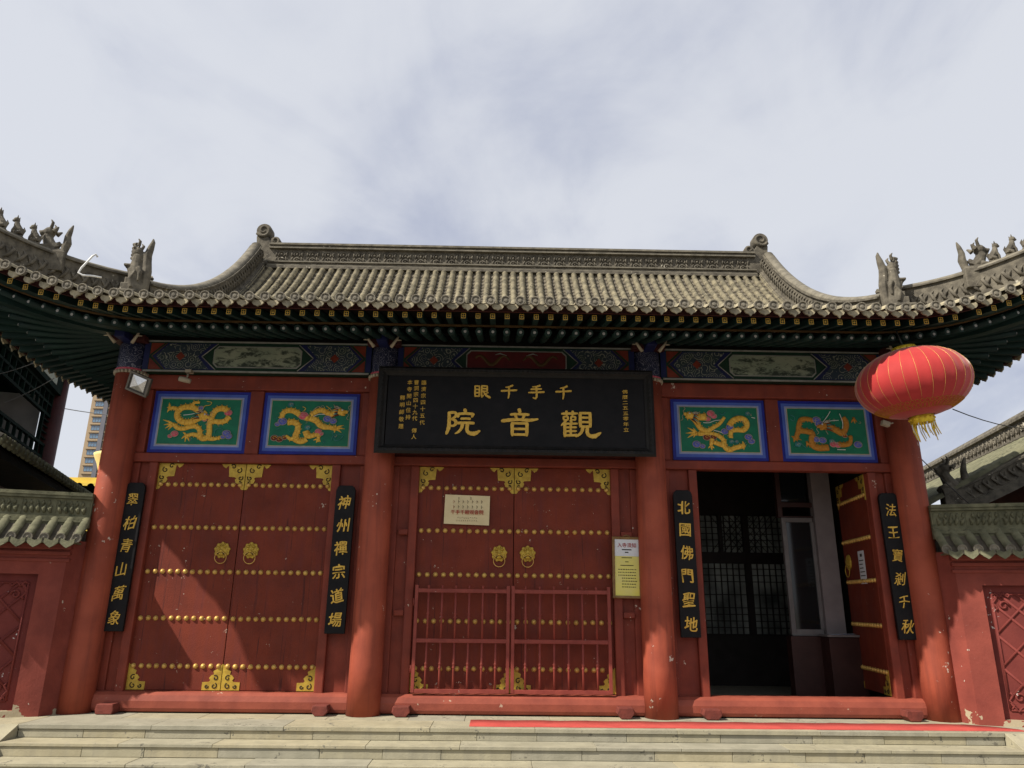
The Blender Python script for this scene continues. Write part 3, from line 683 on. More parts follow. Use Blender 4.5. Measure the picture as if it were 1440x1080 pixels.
# painted beams between the columns
BF = -.22; BZ0, BZ1 = 3.782, 4.155
def hexa(x0, x1, z0, z1, k): zm = (z0+z1)/2; return [(x0, zm), (x0+k, z0), (x1-k, z0), (x1, zm), (x1-k, z1), (x0+k, z1)]
def notch(x0, x1, z0, z1, k): zm = (z0+z1)/2; return [(x0+k, zm), (x0, z0), (x1, z0), (x1-k, zm), (x1, z1), (x0, z1)]
for bi in range(3):
    xa, xb = CX[bi]+CR*.9, CX[bi+1]-CR*.9; z0, z1 = BZ0, BZ1
    m = MB(); m.box(xa, xb, BF, .02, z0, z1)
    bm = m.build('painted_beam', 'beamgreen', G)
    q = MB(); L = xb-xa; y = BF
    lm = 1.02 if bi != 1 else 1.18; c0 = (xa+xb)/2
    for s in (-1, 1):
        X = lambda t: c0+s*t
        he = L/2
        q.plate([(X(he), z0+.02), (X(he-.065), z0+.02), (X(he-.065), z1-.02), (X(he), z1-.02)], y-.003, y, 2)
        for za, zb2 in ((z0+.02, 0), (z1-.02, 1)):                       # red corners
            q.plate([(X(he-.075), za), (X(he-.23), za), (X(he-.075), (z0+z1)/2 + (-.02 if zb2 == 0 else .02))], y-.003, y, 3)
        a0, a1 = lm/2+.035, he-.10
        zi0, zi1 = z0+.02, z1-.02
        q.plate([(X(a1), (z0+z1)/2), (X(a1-.17), zi0), (X(a0-.06), zi0), (X(a0+.12), (z0+z1)/2), (X(a0-.06), zi1), (X(a1-.17), zi1)], y-.005, y, 2)
        q.plate([(X(a1-.05), (z0+z1)/2), (X(a1-.19), zi0+.008), (X(a0+.03), zi0+.008), (X(a0+.175), (z0+z1)/2), (X(a0+.03), zi1-.008), (X(a1-.19), zi1-.008)], y-.007, y, 1)
        cc = (a0+a1)/2+.02
        q.plate([(X(cc+.055), (z0+z1)/2), (X(cc), z0+.13), (X(cc-.055), (z0+z1)/2), (X(cc), z1-.13)], y-.010, y, 3)
        for k2 in (0, 1):
            za, zb3 = (zi0, (z0+z1)/2) if k2 == 0 else (zi1, (z0+z1)/2)
            q.tube([(X(a0-.055), y-.006, za), (X(a0+.125), y-.006, zb3)], .006, 5, 4); q.tube([(X(a1-.165), y-.006, za), (X(a1+.003), y-.006, zb3)], .005, 5, 5)
    q.plate([(c0-lm/2, z0+.03), (c0+lm/2, z0+.03), (c0+lm/2+.10, (z0+z1)/2), (c0+lm/2, z1-.03), (c0-lm/2, z1-.03), (c0-lm/2-.10, (z0+z1)/2)], y-.004, y, 6)
    k = .05; ww = lm/2+.02
    q.plate([(c0-ww, z0+.05+k), (c0-ww+k, z0+.05), (c0+ww-k, z0+.05), (c0+ww, z0+.05+k), (c0+ww, z1-.05-k), (c0+ww-k, z1-.05), (c0-ww+k, z1-.05), (c0-ww, z1-.05-k)], y-.009, y, 4)
    ww -= .012; zz = .062
    q.plate([(c0-ww, z0+zz+k), (c0-ww+k, z0+zz), (c0+ww-k, z0+zz), (c0+ww, z0+zz+k), (c0+ww, z1-zz-k), (c0+ww-k, z1-zz), (c0-ww+k, z1-zz), (c0-ww, z1-zz-k)], y-.0115, y, 7 if bi != 1 else 8)
    if bi == 1:
        for s in (-1, 1):                                                # pair of pale dragons on the red middle panel
            q.tube([(c0+s*(.08+.42*t), y-.012, 3.98+.06*math.sin(t*9)) for t in [i/14 for i in range(15)]], [.012+.012*math.sin(PI*i/14) for i in range(15)], 6, 5, True, (1, .4, 1))
            q.tube([(c0+s*.12, y-.012, 4.04), (c0+s*.2, y-.012, 4.07), (c0+s*.26, y-.012, 4.05)], [.006, .01, .004], 5, 4)
    q.build('beam_painting', ['beamgreen', 'swirl', 'beamblue', 'orangered', 'greyline', 'ochre', 'beamgreen', 'landscape', 'beamred'], bm)
    t = MB(); t.box(xa+.02, xb-.02, BF-.018, BF-.002, z0-.012, z0+.008); t.box(xa+.02, xb-.02, BF-.018, BF-.002, z1-.006, z1+.010); t.build('trim_line', 'greyline', bm)
pl = MB()
pl.box(-4.7, 4.7, -.17, -.02, 4.168, 4.24); pl.tube([(-4.66, CY, 4.36), (4.66, CY, 4.36)], .115, 14)
for s in (-1, 1): pl.tube([(s*4.60, -.1, 4.35), (s*4.60, 6.5, 4.35)], .10, 14); pl.box(s*4.54-.1, s*4.54+.1, 0, 6.4, 3.78, 4.25)
pl.build('purlin', 'darkboard', G)
# wall boards, frames, lintels
LZ0, LZ1 = 2.707, 2.815           # lintel over the doors
UZ0, UZ1 = 3.60, 3.78
fr = MB(); bays = ((-4.66, -1.6, -4.209, -2.162), (-1.6, 1.6, -1.131, 1.131), (1.6, 4.66, 2.162, 4.209))
bd = MB()
for i, (xa, xb, d0, d1) in enumerate(bays):
    xa += .10; xb -= .10
    bd.box(xa, d0-.09, .0, .05, .1, LZ0+.02); bd.box(d1+.09, xb, .0, .05, .1, LZ0+.02)       # boards beside the jambs
    bd.box(xa, xb, -.004, .05, LZ1-.01, UZ0+.02)
    fr.box(xa, xb, -.075, .06, LZ0, LZ1); fr.box(xa, xb, -.085, .06, UZ0, UZ1)
    for jx0, jx1 in ((d0-.10, d0), (d1, d1+.10)): fr.box(jx0, jx1, -.062, .055, .15, LZ0-.002)
    for s, e in ((xa, d0), (xb, d1)):                                                    # post against each column
        w = .055; x0, x1 = (s, s+w+.08) if e == d0 else (s-w-.08, s); fr.box(x0, x1, -.035, .045, .15, LZ0-.002)
    if i != 1:
        c0 = (xa+xb)/2; c0 = 3.14*(1 if xb > 0 else -1)
        fr.box(c0-.082, c0+.082, -.055, .045, LZ1+.002, UZ0-.002)
        for x0, x1 in ((xa, xa+.16), (xb-.16, xb)): fr.box(x0, x1, -.055, .045, LZ1+.002, UZ0-.002)
    else:
        for e, s in ((d0-.10, -1), (d1+.10, 1)):                                          # little waist rails beside the middle door
            for z in (1.045, 1.935):
                x0, x1 = sorted((e, e+s*.115)); fr.box(x0+.003, x1+.02*(s > 0), -.075, .0, z-.035, z+.03)
bd.build('wall_board', 'redwood', G); fr.build('door_frame', 'redwood', G, bevel=.012)
for i, (xa, xb, d0, d1) in enumerate(bays):
    m = MB(); sec = [(-.125, .012), (-.14, .05), (-.142, .12), (-.125, .175), (-.085, .203), (.02, .209), (.11, .205), (.11, .012)]
    m.sweep([((xa+.12, 0, 0), (0, 1, 0), (0, 0, 1)), ((d0-.02, 0, 0), (0, 1, 0), (0, 0, 1)), ((d1+.02, 0, 0), (0, 1, 0), (0, 0, 1)), ((xb-.12, 0, 0), (0, 1, 0), (0, 0, 1))], sec)
    m.f = [f[::-1] for f in m.f]
    sl = m.build('threshold', 'sill', G, bevel=.012)
    for bx in (((d0-.05), d1+.06) if i != 0 else (d0-.06, d1+.13)):
        b = MB(); w = R.uniform(.075, .09); h = R.uniform(.10, .115); ch = R.choice((.0, .03, .03))
        b.plate([(bx-w, h), (bx-w-.012, h*.45), (bx-w+ch, .002), (bx+w-ch, .002), (bx+w+.012, h*.45), (bx+w, h)], -.285, -.10)
        b.build('sill_block', 'sill_end', sl, bevel=.008)
    d = MB()
    for k in range(14):                                                   # dust lodged where posts meet the sill
        pass
# dragon panels
BOARD = ((-3.80, 1), (-2.477, 2), (2.477, 3), (3.80, 4))
def mapper(tl, tr, bl, br):
    def f(x, y):
        v = (y-tl[1])/(bl[1]-tl[1]); xl = tl[0]+(bl[0]-tl[0])*v; xr = tr[0]+(br[0]-tr[0])*v
        return (x-xl)/(xr-xl), v
    return f
DR = {
 1: dict(m=mapper((180, 140), (1280, 150), (80, 800), (1215, 800)),
    body=[([(395, 300), (375, 390), (420, 460), (510, 485), (600, 465), (660, 430), (720, 400)], .9, 1.1), ([(395, 310), (450, 270), (540, 255), (620, 270), (680, 320), (730, 380)], 1, .9), ([(340, 520), (390, 570), (480, 575), (570, 545), (650, 545), (700, 600), (700, 680), (740, 720), (810, 700), (835, 620), (835, 500), (860, 420), (900, 330), (960, 280), (1040, 275), (1095, 315)], .7, 1), ([(1110, 385), (1060, 450), (980, 470), (880, 460)], .9, .8), ([(405, 300), (340, 275), (275, 280)], .7, .5), ([(720, 700), (620, 660), (520, 675)], .8, .5), ([(830, 710), (900, 725), (970, 705)], .9, .3), ([(690, 400), (740, 370), (790, 320)], 1.2, .6), ([(600, 230), (630, 190), (700, 190)], .6, .4)],
    claw=[((330, 520), [(180, 450), (190, 525), (210, 575), (250, 600), (235, 470)]), ((510, 680), [(460, 630), (440, 725), (490, 770), (550, 760)]), ((275, 280), [(270, 195), (235, 270), (240, 340)]), ((970, 705), [(1000, 680), (1010, 720)])],
    line=[([(740, 300), (770, 240), (840, 225), (865, 185), (800, 170)], 'dragon'), ([(470, 380), (580, 365), (680, 335)], 'white'), ([(915, 640), (925, 590), (975, 565), (1020, 585), (1025, 620), (995, 640), (970, 620)], 'teal')],
    cloud=[((345, 655), 45, 'pink'), ((280, 690), 28, 'pink'), ((1080, 640), 50, 'bluec'), ((1110, 680), 42, 'bluec'), ((1030, 690), 30, 'bluec'), ((1100, 335), 48, 'pink'), ((790, 390), 34, 'bluec'), ((770, 440), 30, 'pink'), ((720, 270), 30, 'bluec')], gold='dragon'),
 2: dict(m=mapper((205, 140), (1300, 150), (150, 775), (1255, 780)),
    body=[([(335, 400), (350, 330), (400, 285), (480, 280), (550, 310), (620, 360), (720, 390)], .8, 1), ([(420, 450), (500, 445), (560, 480), (560, 560), (530, 640), (550, 700), (620, 715), (690, 680)], 1, .9), ([(730, 380), (820, 420), (870, 480), (930, 510), (1000, 510), (1080, 530)], 1.1, .7), ([(740, 340), (830, 285), (900, 270), (980, 310), (1050, 330), (1080, 285), (1165, 285)], .8, 1.0), ([(670, 570), (700, 640), (780, 630), (845, 620), (850, 690)], 1, .5), ([(530, 680), (460, 680), (400, 640)], .8, .4)],
    claw=[((1085, 530), [(1200, 480), (1215, 530), (1170, 585), (1070, 590), (1090, 470)]), ((850, 690), [(780, 695), (820, 735), (880, 720)]), ((1165, 285), [(1190, 250), (1195, 330), (1140, 340)])],
    line=[([(750, 320), (780, 270), (850, 220), (900, 250)], 'cream'), ([(960, 210), (1000, 240), (1040, 290)], 'dragon'), ([(640, 290), (670, 250), (630, 225)], 'dragon'), ([(780, 360), (860, 330), (940, 330)], 'white'), ([(1030, 700), (1060, 630), (1120, 610), (1200, 620), (1150, 680), (1090, 700), (1070, 660), (1110, 650)], 'teal')],
    cloud=[((640, 355), 60, 'pink'), ((350, 440), 55, 'bluec'), ((280, 480), 32, 'bluec'), ((975, 395), 50, 'bluec'), ((1055, 425), 42, 'bluec'), ((240, 675), 44, 'orangered'), ((310, 690), 44, 'orangered'), ((380, 665), 34, 'orangered'), ((850, 575), 42, 'pink'), ((890, 605), 28, 'pink'), ((465, 195), 36, 'teal'), ((700, 520), 36, 'teal')], gold='dragon'),
 3: dict(m=mapper((180, 170), (1220, 180), (215, 765), (1270, 770)),
    body=[([(300, 270), (370, 320), (420, 390), (470, 460), (550, 490), (640, 440), (720, 390), (790, 300)], 1.1, .5), ([(280, 250), (350, 295), (440, 305), (540, 300)], .6, 1.3), ([(430, 530), (520, 530), (620, 530), (720, 560), (780, 620), (790, 700), (850, 740), (930, 710), (1050, 680)], .7, .8), ([(875, 580), (880, 490), (960, 470), (1050, 470), (1095, 400), (1060, 330), (980, 315), (900, 350), (850, 420)], .7, 1), ([(620, 590), (605, 690)], .8, .5), ([(640, 640), (740, 670), (800, 680)], .7, .9)],
    claw=[((410, 525), [(290, 450), (265, 525), (290, 585), (370, 580), (360, 450)]), ((610, 690), [(570, 720), (620, 745), (650, 720)]), ((1050, 680), [(1030, 620), (1075, 690), (1050, 735)]), ((300, 270), [(290, 350), (340, 350)])],
    line=[([(500, 380), (580, 380), (660, 350), (730, 345)], 'white'), ([(640, 480), (720, 500), (760, 520)], 'white'), ([(720, 250), (760, 270), (800, 230)], 'teal'), ([(1150, 300), (1200, 310)], 'white')],
    cloud=[((600, 255), 48, 'pink'), ((640, 290), 40, 'pink'), ((560, 330), 38, 'pink'), ((550, 575), 48, 'orangered'), ((640, 570), 40, 'orangered'), ((855, 440), 44, 'bluec'), ((790, 495), 44, 'bluec'), ((410, 670), 50, 'bluec'), ((490, 695), 34, 'bluec'), ((1110, 565), 46, 'bluec'), ((1150, 620), 42, 'bluec'), ((1030, 330), 28, 'orangered'), ((880, 630), 30, 'teal'), ((950, 630), 26, 'teal'), ((1100, 250), 30, 'teal')], gold='dragon'),
 4: dict(m=mapper((175, 150), (1180, 150), (235, 740), (1250, 745)),
    body=[([(530, 310), (440, 285), (360, 300), (335, 370), (335, 440), (420, 450), (510, 480), (500, 560), (520, 640), (600, 670), (720, 660)], .7, 1.1), ([(640, 380), (730, 390), (820, 430), (900, 470), (945, 400), (950, 320), (910, 255)], 1.2, .8), ([(840, 620), (930, 625), (1000, 600), (1010, 500)], .9, .6), ([(330, 440), (300, 520), (270, 560)], .9, .5), ([(500, 640), (440, 610)], .7, .4)],
    claw=[((275, 550), [(235, 520), (270, 600), (320, 590), (370, 570)]), ((440, 610), [(430, 580), (440, 660)]), ((1050, 280), [(1020, 330), (1070, 340), (1095, 320)])],
    line=[([(640, 330), (700, 250), (740, 180)], 'white'), ([(650, 340), (740, 310), (850, 300)], 'white'), ([(860, 210), (900, 320), (900, 410)], 'white'), ([(680, 440), (710, 490)], 'cream'), ([(830, 690), (940, 690)], 'white'), ([(270, 660), (330, 600), (380, 640), (430, 680)], 'teal'), ([(215, 290), (260, 320), (270, 270), (220, 240)], 'teal')],
    cloud=[((560, 300), 50, 'bluec'), ((590, 350), 50, 'bluec'), ((560, 560), 42, 'bluec'), ((640, 570), 46, 'bluec'), ((780, 620), 44, 'pink'), ((840, 630), 42, 'pink'), ((1100, 620), 50, 'bluec'), ((930, 505), 30, 'orangered'), ((320, 630), 36, 'teal'), ((760, 580), 34, 'teal')], gold='dragon2'),
}
for bx, kind in BOARD:
    m = MB(); zc = 3.205; W2, H2 = .575, .378; y = -.03
    m.plate([(bx-W2, zc-H2), (bx+W2, zc-H2), (bx+W2, zc+H2), (bx-W2, zc+H2)], y, .0, 0)
    for k, (i, mi) in enumerate(((.035, 1), (.072, 2), (.092, 3))):
        m.plate([(bx-W2+i, zc-H2+i), (bx+W2-i, zc-H2+i), (bx+W2-i, zc+H2-i), (bx-W2+i, zc+H2-i)], y-.004*(k+1), y-.001, mi)
    i = .102; x0, x1, z0, z1 = bx-W2+i, bx+W2-i, zc-H2+i, zc+H2-i
    m.plate([(x0, z0), (x1, z0), (x1, z1), (x0, z1)], y-.015, y-.001, 4)
    pn = m.build('dragon_panel', ['blue1', 'blue2', 'blue3', 'cream', 'panelgreen'], G)
    D = DR[kind]; yf = y-.017; rl = MB(); K = ['dragon', 'dragon2', 'white', 'cream', 'pink', 'bluec', 'teal', 'orangered']
    def P(pt): u, v = D['m'](*pt); return Vector((x0+(x1-x0)*u, yf, z1-(z1-z0)*v))
    def smooth(pts, n=5):
        out = []
        for a in range(len(pts)-1):
            p0, p1, p2, p3 = pts[max(a-1, 0)], pts[a], pts[a+1], pts[min(a+2, len(pts)-1)]
            for b in range(n):
                t = b/n; out.append(.5*((2*p1)+(p2-p0)*t+(2*p0-5*p1+4*p2-p3)*t*t+(3*p1-p0-3*p2+p3)*t**3))
        return out+[pts[-1]]
    gi = K.index(D['gold'])
    for j, (pts, w0, w1) in enumerate(D['body']):
        c = smooth([P(q) for q in pts]); n = len(c); rr = [.038*(w0+(w1-w0)*k/(n-1)) for k in range(n)]
        c = [v+Vector((0, -.001*j, 0)) for v in c]
        rl.tube(c, rr, 8, gi, True, (1, .35, 1))
        for k in range(2, n-1, 3):                                         # back fins
            t = (c[min(k+1, n-1)]-c[k-1]).normalized(); nn = Vector((-t.z, 0, t.x)); rl.tube([c[k]-nn*rr[k]*.75+Vector((0, -rr[k]*.28, 0)), c[k]+Vector((0, -rr[k]*.36, 0)), c[k]+nn*rr[k]*.75+Vector((0, -rr[k]*.28, 0))], .0016, 4, K.index('dragon2'), True, (1, .5, 1)); rl.tube([c[k]+nn*rr[k]*.8, c[k]+nn*(rr[k]+.016)-t*.008], [.008, .002], 4, gi, True, (1, .5, 1))
    for o, tips in D['claw']:
        o = P(o); rl.tube([o+Vector((-.012, 0, 0)), o+Vector((.012, 0, 0))], .026, 8, gi, True, (1, .4, 1))
        for q in tips:
            q = P(q); mid = o.lerp(q, .5)+Vector((0, 0, .008)); rl.tube([o, mid, q], [.016, .013, .003], 6, gi, True, (1, .5, 1))
    for pts, mt in D['line']: c = smooth([P(q) for q in pts]); rl.tube([v+Vector((0, -.008, 0)) for v in c], .0042, 5, K.index(mt), True, (1, .5, 1))
    for o, r, mt in D['cloud']:
        o = P(o)+Vector((0, -.004, 0)); r = r*(x1-x0)/1060
        rl.sphere(o, r, 12, K.index(mt), (1.15, .22, .9))
        rl.tube([o+Vector((r*1.12*math.cos(a), -.003, r*.9*math.sin(a))) for a in [2*PI*k/14 for k in range(15)]], .0035, 5, K.index('cream' if mt != 'teal' else 'teal'))
        rl.tube([o+Vector((r*(.75-.1*k)*math.cos(k*.9), -r*.2-.002, r*(.62-.085*k)*math.sin(k*.9))) for k in range(7)], .003, 5, K.index('cream' if mt != 'orangered' else 'dragon'))
    hp, hd = {1: ((745, 385), (.75, -.25)), 2: ((1160, 290), (1, -.1)), 3: ((330, 290), (-1, .25)), 4: ((655, 380), (-1, -.15))}[kind]
    o = P(hp)+Vector((0, -.012, 0)); t = Vector((hd[0], 0, hd[1])).normalized(); n2 = Vector((-t.z, 0, t.x))
    if n2.z < 0: n2 = -n2
    rl.tube([o-t*.03, o, o+t*.03, o+t*.065], [.034, .042, .030, .022], 9, gi, True, (1, .5, 1)); rl.sphere(o+t*.07+n2*.004, .022, 9, gi, (1, .6, 1))
    rl.tube([o-n2*.02, o+t*.03-n2*.035, o+t*.06-n2*.036], [.022, .016, .008], 7, gi, True, (1, .5, 1)); rl.tube([o+t*.02-n2*.018, o+t*.062-n2*.018], .006, 5, K.index('orangered'), True, (1, .5, 1))
    rl.sphere(o+t*.022+n2*.022+Vector((0, -.016, 0)), .011, 8, K.index('white'), (1, .6, 1)); rl.sphere(o+t*.024+n2*.022+Vector((0, -.022, 0)), .005, 6, K.index('bluec'))
    for e in (0, 1): rl.tube([o+n2*.03-t*.01*e, o-t*(.05+.02*e)+n2*(.06-.02*e), o-t*(.09+.01*e)+n2*(.062+.02*e)], [.010, .008, .003], 6, K.index('cream'), True, (1, .6, 1))
    for e in range(5): rl.tube([o-t*.02+n2*(.02-.014*e), o-t*.065+n2*(.03-.022*e), o-t*(.10+.01*(e % 2))+n2*(.02-.026*e)], [.012, .009, .002], 6, K.index('teal' if e % 2 else 'orangered'), True, (1, .5, 1))
    for e in (1, -1): rl.tube(smooth([o+t*.075, o+t*.10+n2*.03*e, o+t*.085+n2*.07*e, o+t*.11+n2*.09*e]), .0035, 5, K.index('cream'), True, (1, .6, 1))
    for e in range(16):                                                     # little scroll waves on the ground
        a, b = x0+.05+(x1-x0-.1)*R.random(), z0+.04+(z1-z0-.08)*R.random(); r0 = R.uniform(.012, .024); a0 = R.uniform(0, 6)
        rl.tube([(a+r0*(1-.09*k)*math.cos(a0+k*.6), y-.0165, b+r0*(1-.09*k)*math.sin(a0+k*.6)) for k in range(10)]+[], .0026, 4, K.index(('teal', 'cream', 'teal')[e % 3]))
    rl.build('dragon_relief', K, pn)

# doors
ROWS = (2.455, 1.957, 1.462, .957, .458)
stud_proto = None; nst = 0; rest = MB()
def stud_mesh(mb, x, y, z, r=.025):
    mt = Matrix.Translation((x, y, z)) @ Matrix.Rotation(PI/2, 4, 'X')
    mb.lathe([(r*1.12, 0), (r*1.12, .004), (r, .006), (r*.93, .013), (r*.72, .020), (r*.38, .0245), (r*.05, .026)], 14, mt, 0)
TOPP = [(0, 0), (.285, 0), (.265, -.03), (.235, -.05), (.215, -.028), (.2, -.012), (.196, -.06), (.188, -.15), (.115, -.155), (.10, -.17), (.115, -.185), (.10, -.225), (.07, -.232), (.074, -.256), (.05, -.266), (.03, -.30), (0, -.305)]
BOTP = [(0, 0), (.20, 0), (.20, .082), (.13, .085), (.115, .10), (.132, .125), (.105, .155), (.082, .16), (.092, .195), (.055, .215), (.03, .235), (0, .27)]
def spir(c, r, a0, turns, y, s=1, n=14): return [(c[0]+s*r*(1-.7*k/n)*math.cos(a0+turns*2*PI*k/n), y, c[1]+r*(1-.7*k/n)*math.sin(a0+turns*2*PI*k/n)) for k in range(n+1)]
def corner(mb, x, z, sx, y, top=True):
    poly = TOPP if top else BOTP
    mb.plate([(x+sx*a, z+b) for a, b in poly], y-.006, y, 0)
    for cx, cz, r, a in (((.145, -.03, .026, .5), (.075, -.075, .03, 2.0), (.05, -.165, .026, 2.4), (.05, -.225, .018, 1)) if top else ((.07, .045, .028, 2), (.062, .125, .026, 1), (.15, .04, .018, 3))):
        mb.tube(spir((x+sx*cx, z+cz), r*1.15, a, .95, y-.0065, sx), .0068, 5, 1)
def knocker(x, y, z, par, mirror=1):
    m = MB(); mt = Matrix.Translation((x, y, z)) @ Matrix.Rotation(PI/2, 4, 'X')
    m.lathe([(.098, 0), (.10, .006), (.092, .012), (.07, .018), (.05, .030), (.02, .036)], 28, mt)
    for k in range(9):
        a = 2*PI*k/9+PI/2; m.sphere((x+.088*math.cos(a), y-.008, z+.088*math.sin(a)), .026, 8, 0, (1, .5, 1))
    m.sphere((x, y-.042, z-.012), .026, 10, 0, (1.1, .9, .8)); m.sphere((x, y-.034, z-.05), .04, 10, 0, (1.1, .6, .55))
    for s in (-1, 1):
        m.sphere((x+s*.034, y-.034, z+.022), .017, 8); m.tube([(x+s*.012, y-.036, z+.045), (x+s*.036, y-.036, z+.055), (x+s*.06, y-.026, z+.038)], [.006, .011, .005], 6); m.sphere((x+s*.056, y-.022, z-.028), .022, 8, 0, (1, .6, 1))
        m.tube([(x+s*.012, y-.045, z-.03), (x+s*.04, y-.045, z-.055), (x+s*.06, y-.035, z-.045)], [.005, .008, .004], 6, 1)
    for k in range(3): m.tube([(x+(k-1)*.022, y-.02, z+.06), (x+(k-1)*.026, y-.026, z+.082)], [.011, .006], 6)
    sc_ = lambda mb: [(x+(a-x)*.84, y+(b-y)*.84, z+(c-z)*.84) for a, b, c in mb.v]
    m.v = sc_(m); o = m.build('door_knocker', ['brass', 'darkline'], par)
    r = MB(); r.tube([(x+.078*math.cos(a), y-.040-.012*math.sin(a), z-.10+.078*math.sin(a)) for a in [2*PI*k/28 for k in range(29)]], .0055, 7, 0, False); r.v = sc_(r); r.build('ring', 'gold', o)
def leaf(x0, x1, inner, par_rot=None, order=0):
    """one closed door leaf; inner = +1 when its meeting edge is on the right"""
    global nst
    m = MB(); m.box(x0, x1, 0, .055, .214, LZ0-.004)
    o = m.build('door_leaf', 'door', G, bevel=.004)
    n = 12; xi = x1 if inner > 0 else x0; xo = x0 if inner > 0 else x1
    for rz in ROWS:
        for k in range(n):
            x = x0+.045+(x1-x0-.09)*k/(n-1)+R.uniform(-.002, .002); z = rz+R.uniform(-.002, .002)
            yy = -.005 if (rz > 2.4 and (abs(x-xi) < .09 or abs(x-xo) < .07)) else .001
            if nst < 100 and rz > 1.2:
                s = MB(); stud_mesh(s, 0, 0, 0) if stud_proto is None else None
                make_stud(x, yy, z, o); nst += 1
            else: stud_mesh(rest, x, yy, z)
    for x, z, sx, tp in ((xi, LZ0-.006, -inner, True), (xo, LZ0-.006, inner, True), (xi, .216, -inner, False), (xo, .216, inner, False)):
        c = MB(); corner(c, x, z, sx, .0, tp); c.build('corner_plate', ['brass', 'darkline'], o)
    knocker(xi-inner*.16, .0, 1.705, o)
    return o
def make_stud(x, y, z, par):
    global stud_proto
    if stud_proto is None:
        s = MB(); stud_mesh(s, 0, 0, 0); o = s.build('door_stud', 'gold', par); stud_proto = o
    else: o = stud_proto.copy(); COL.objects.link(o); o.parent = par
    o.location = (x, y, z); return o
leaf(-1.131, -.012, 1); leaf(-.004, 1.131, -1)
leaf(-4.209, -3.190, 1); leaf(-3.182, -2.162, -1)
rest.build('door_studs', 'gold', G)['kind'] = 'stuff'
# the right-hand door stands open: one leaf folded inward
def open_leaf(hx, hy, ang, flip):
    mt = Matrix.Translation((hx, hy, 0)) @ Matrix.Rotation(ang, 4, 'Z')
    w = 1.02; m = MB(); s = -1 if flip else 1
    a, b = sorted((0, s*w)); m.box(a, b, 0, .055, .214, LZ0-.01); o = m.build('door_leaf', 'door', G, M4=mt, bevel=.004)
    q = MB()
    for rz in ROWS:
        for k in range(12): stud_mesh(q, s*(.045+(w-.09)*k/11), .0, rz)
    q.build('stud_field', 'gold', o, M4=mt)['kind'] = 'stuff'
    for x, z, sx, tp in ((0, LZ0-.012, s, True), (s*w, LZ0-.012, -s, True), (0, .216, s, False), (s*w, .216, -s, False)):
        c = MB(); corner(c, x, z, sx, 0, tp); c.build('corner_plate', ['brass', 'darkline'], o, M4=mt)
    k = MB(); mk = mt @ Matrix.Translation((s*(w-.16), 0, 1.705)) @ Matrix.Rotation(PI/2, 4, 'X')
    k.lathe([(.10, 0), (.09, .012), (.05, .03), (.01, .036)], 20, mk); k.tube([mt @ Vector((s*(w-.16)+.075*math.cos(a), -.03, 1.60+.075*math.sin(a))) for a in [2*PI*i/20 for i in range(21)]], .0055, 6); k.build('door_knocker', 'brass', o)
    return mt
MT = open_leaf(4.205, .035, -math.radians(97), True)
open_leaf(2.168, .035, math.radians(97), False)

# interior
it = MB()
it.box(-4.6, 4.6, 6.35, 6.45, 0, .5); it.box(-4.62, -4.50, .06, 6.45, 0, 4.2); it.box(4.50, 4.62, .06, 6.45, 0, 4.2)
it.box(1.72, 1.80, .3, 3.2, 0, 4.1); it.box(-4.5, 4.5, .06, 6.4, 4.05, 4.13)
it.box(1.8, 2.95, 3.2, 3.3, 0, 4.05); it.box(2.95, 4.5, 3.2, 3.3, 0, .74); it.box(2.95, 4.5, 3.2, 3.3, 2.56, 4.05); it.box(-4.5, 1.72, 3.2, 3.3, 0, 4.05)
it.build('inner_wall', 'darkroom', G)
lw = MB()
for z0, z1 in ((.74, 1.80), (1.97, 2.56)):
    n = 16
    for k in range(n+1): x = 2.95+1.55*k/n; lw.box(x-.008, x+.008, 3.17, 3.195, z0, z1)
    for k in range(0, int((z1-z0)/.098)+1):
        z = z0+k*.098
        if z0 < 1 and .35 < (z-z0)/(z1-z0) < .7 and k % 2: continue
        lw.box(2.95, 4.5, 3.165, 3.19, z-.006, z+.006)
    if z0 > 1.9:
        for k in range(7):
            x = 3.45+k*.1; lw.tube([(x-.25, 3.16, z0), (x+.25, 3.16, z1)], .006, 4); lw.tube([(x+.25, 3.155, z0), (x-.25, 3.155, z1)], .006, 4)
lw.box(2.95, 4.5, 3.14, 3.2, 1.80, 1.97); lw.box(3.72, 3.80, 3.13, 3.198, .74, 2.56); lw.box(3.33, 3.39, 3.13, 3.198, 1.80, 2.56)
lwo = lw.build('lattice_window', 'lattice', G)
pn = MB(); pn.box(2.95, 4.5, 3.215, 3.225, .74, 2.56); pn.build('pane', 'pane', lwo)
B = thing('ticket_booth', 'small glazed booth with white window frame inside the open right doorway', 'booth', (0, 0, 0))
m = MB(); m.box(3.60, 3.66, 1.17, 1.23, .80, 2.30); m.box(3.66, 4.02, 1.175, 1.225, .80, .88); m.box(3.66, 4.02, 1.175, 1.225, 2.24, 2.30); m.box(3.985, 4.03, 1.17, 1.23, .88, 2.24); m.build('window_frame', 'alu', B, bevel=.006)
m = MB(); m.box(3.66, 3.985, 1.195, 1.203, .88, 2.24); m.box(3.60, 3.98, 1.195, 1.203, 2.52, 3.3); m.build('glass_pane', 'glass', B)
m = MB(); m.box(4.031, 4.28, 1.12, 1.24, .80, 3.3); m.build('side_wall', 'boothwall', B)
m = MB(); m.box(3.56, 3.62, 1.16, 1.24, 2.302, 3.3); m.box(3.62, 4.03, 1.165, 1.235, 2.44, 2.50); m.box(3.62, 4.03, 1.165, 1.235, 2.302, 2.32); m.build('upper_frame', 'darkwood', B)
m = MB(); m.box(3.55, 4.4, 1.10, 1.26, 0, .798); m.box(3.93, 4.36, .85, 1.10, 0, .80); m.build('counter', 'darkwood', B, bevel=.004)
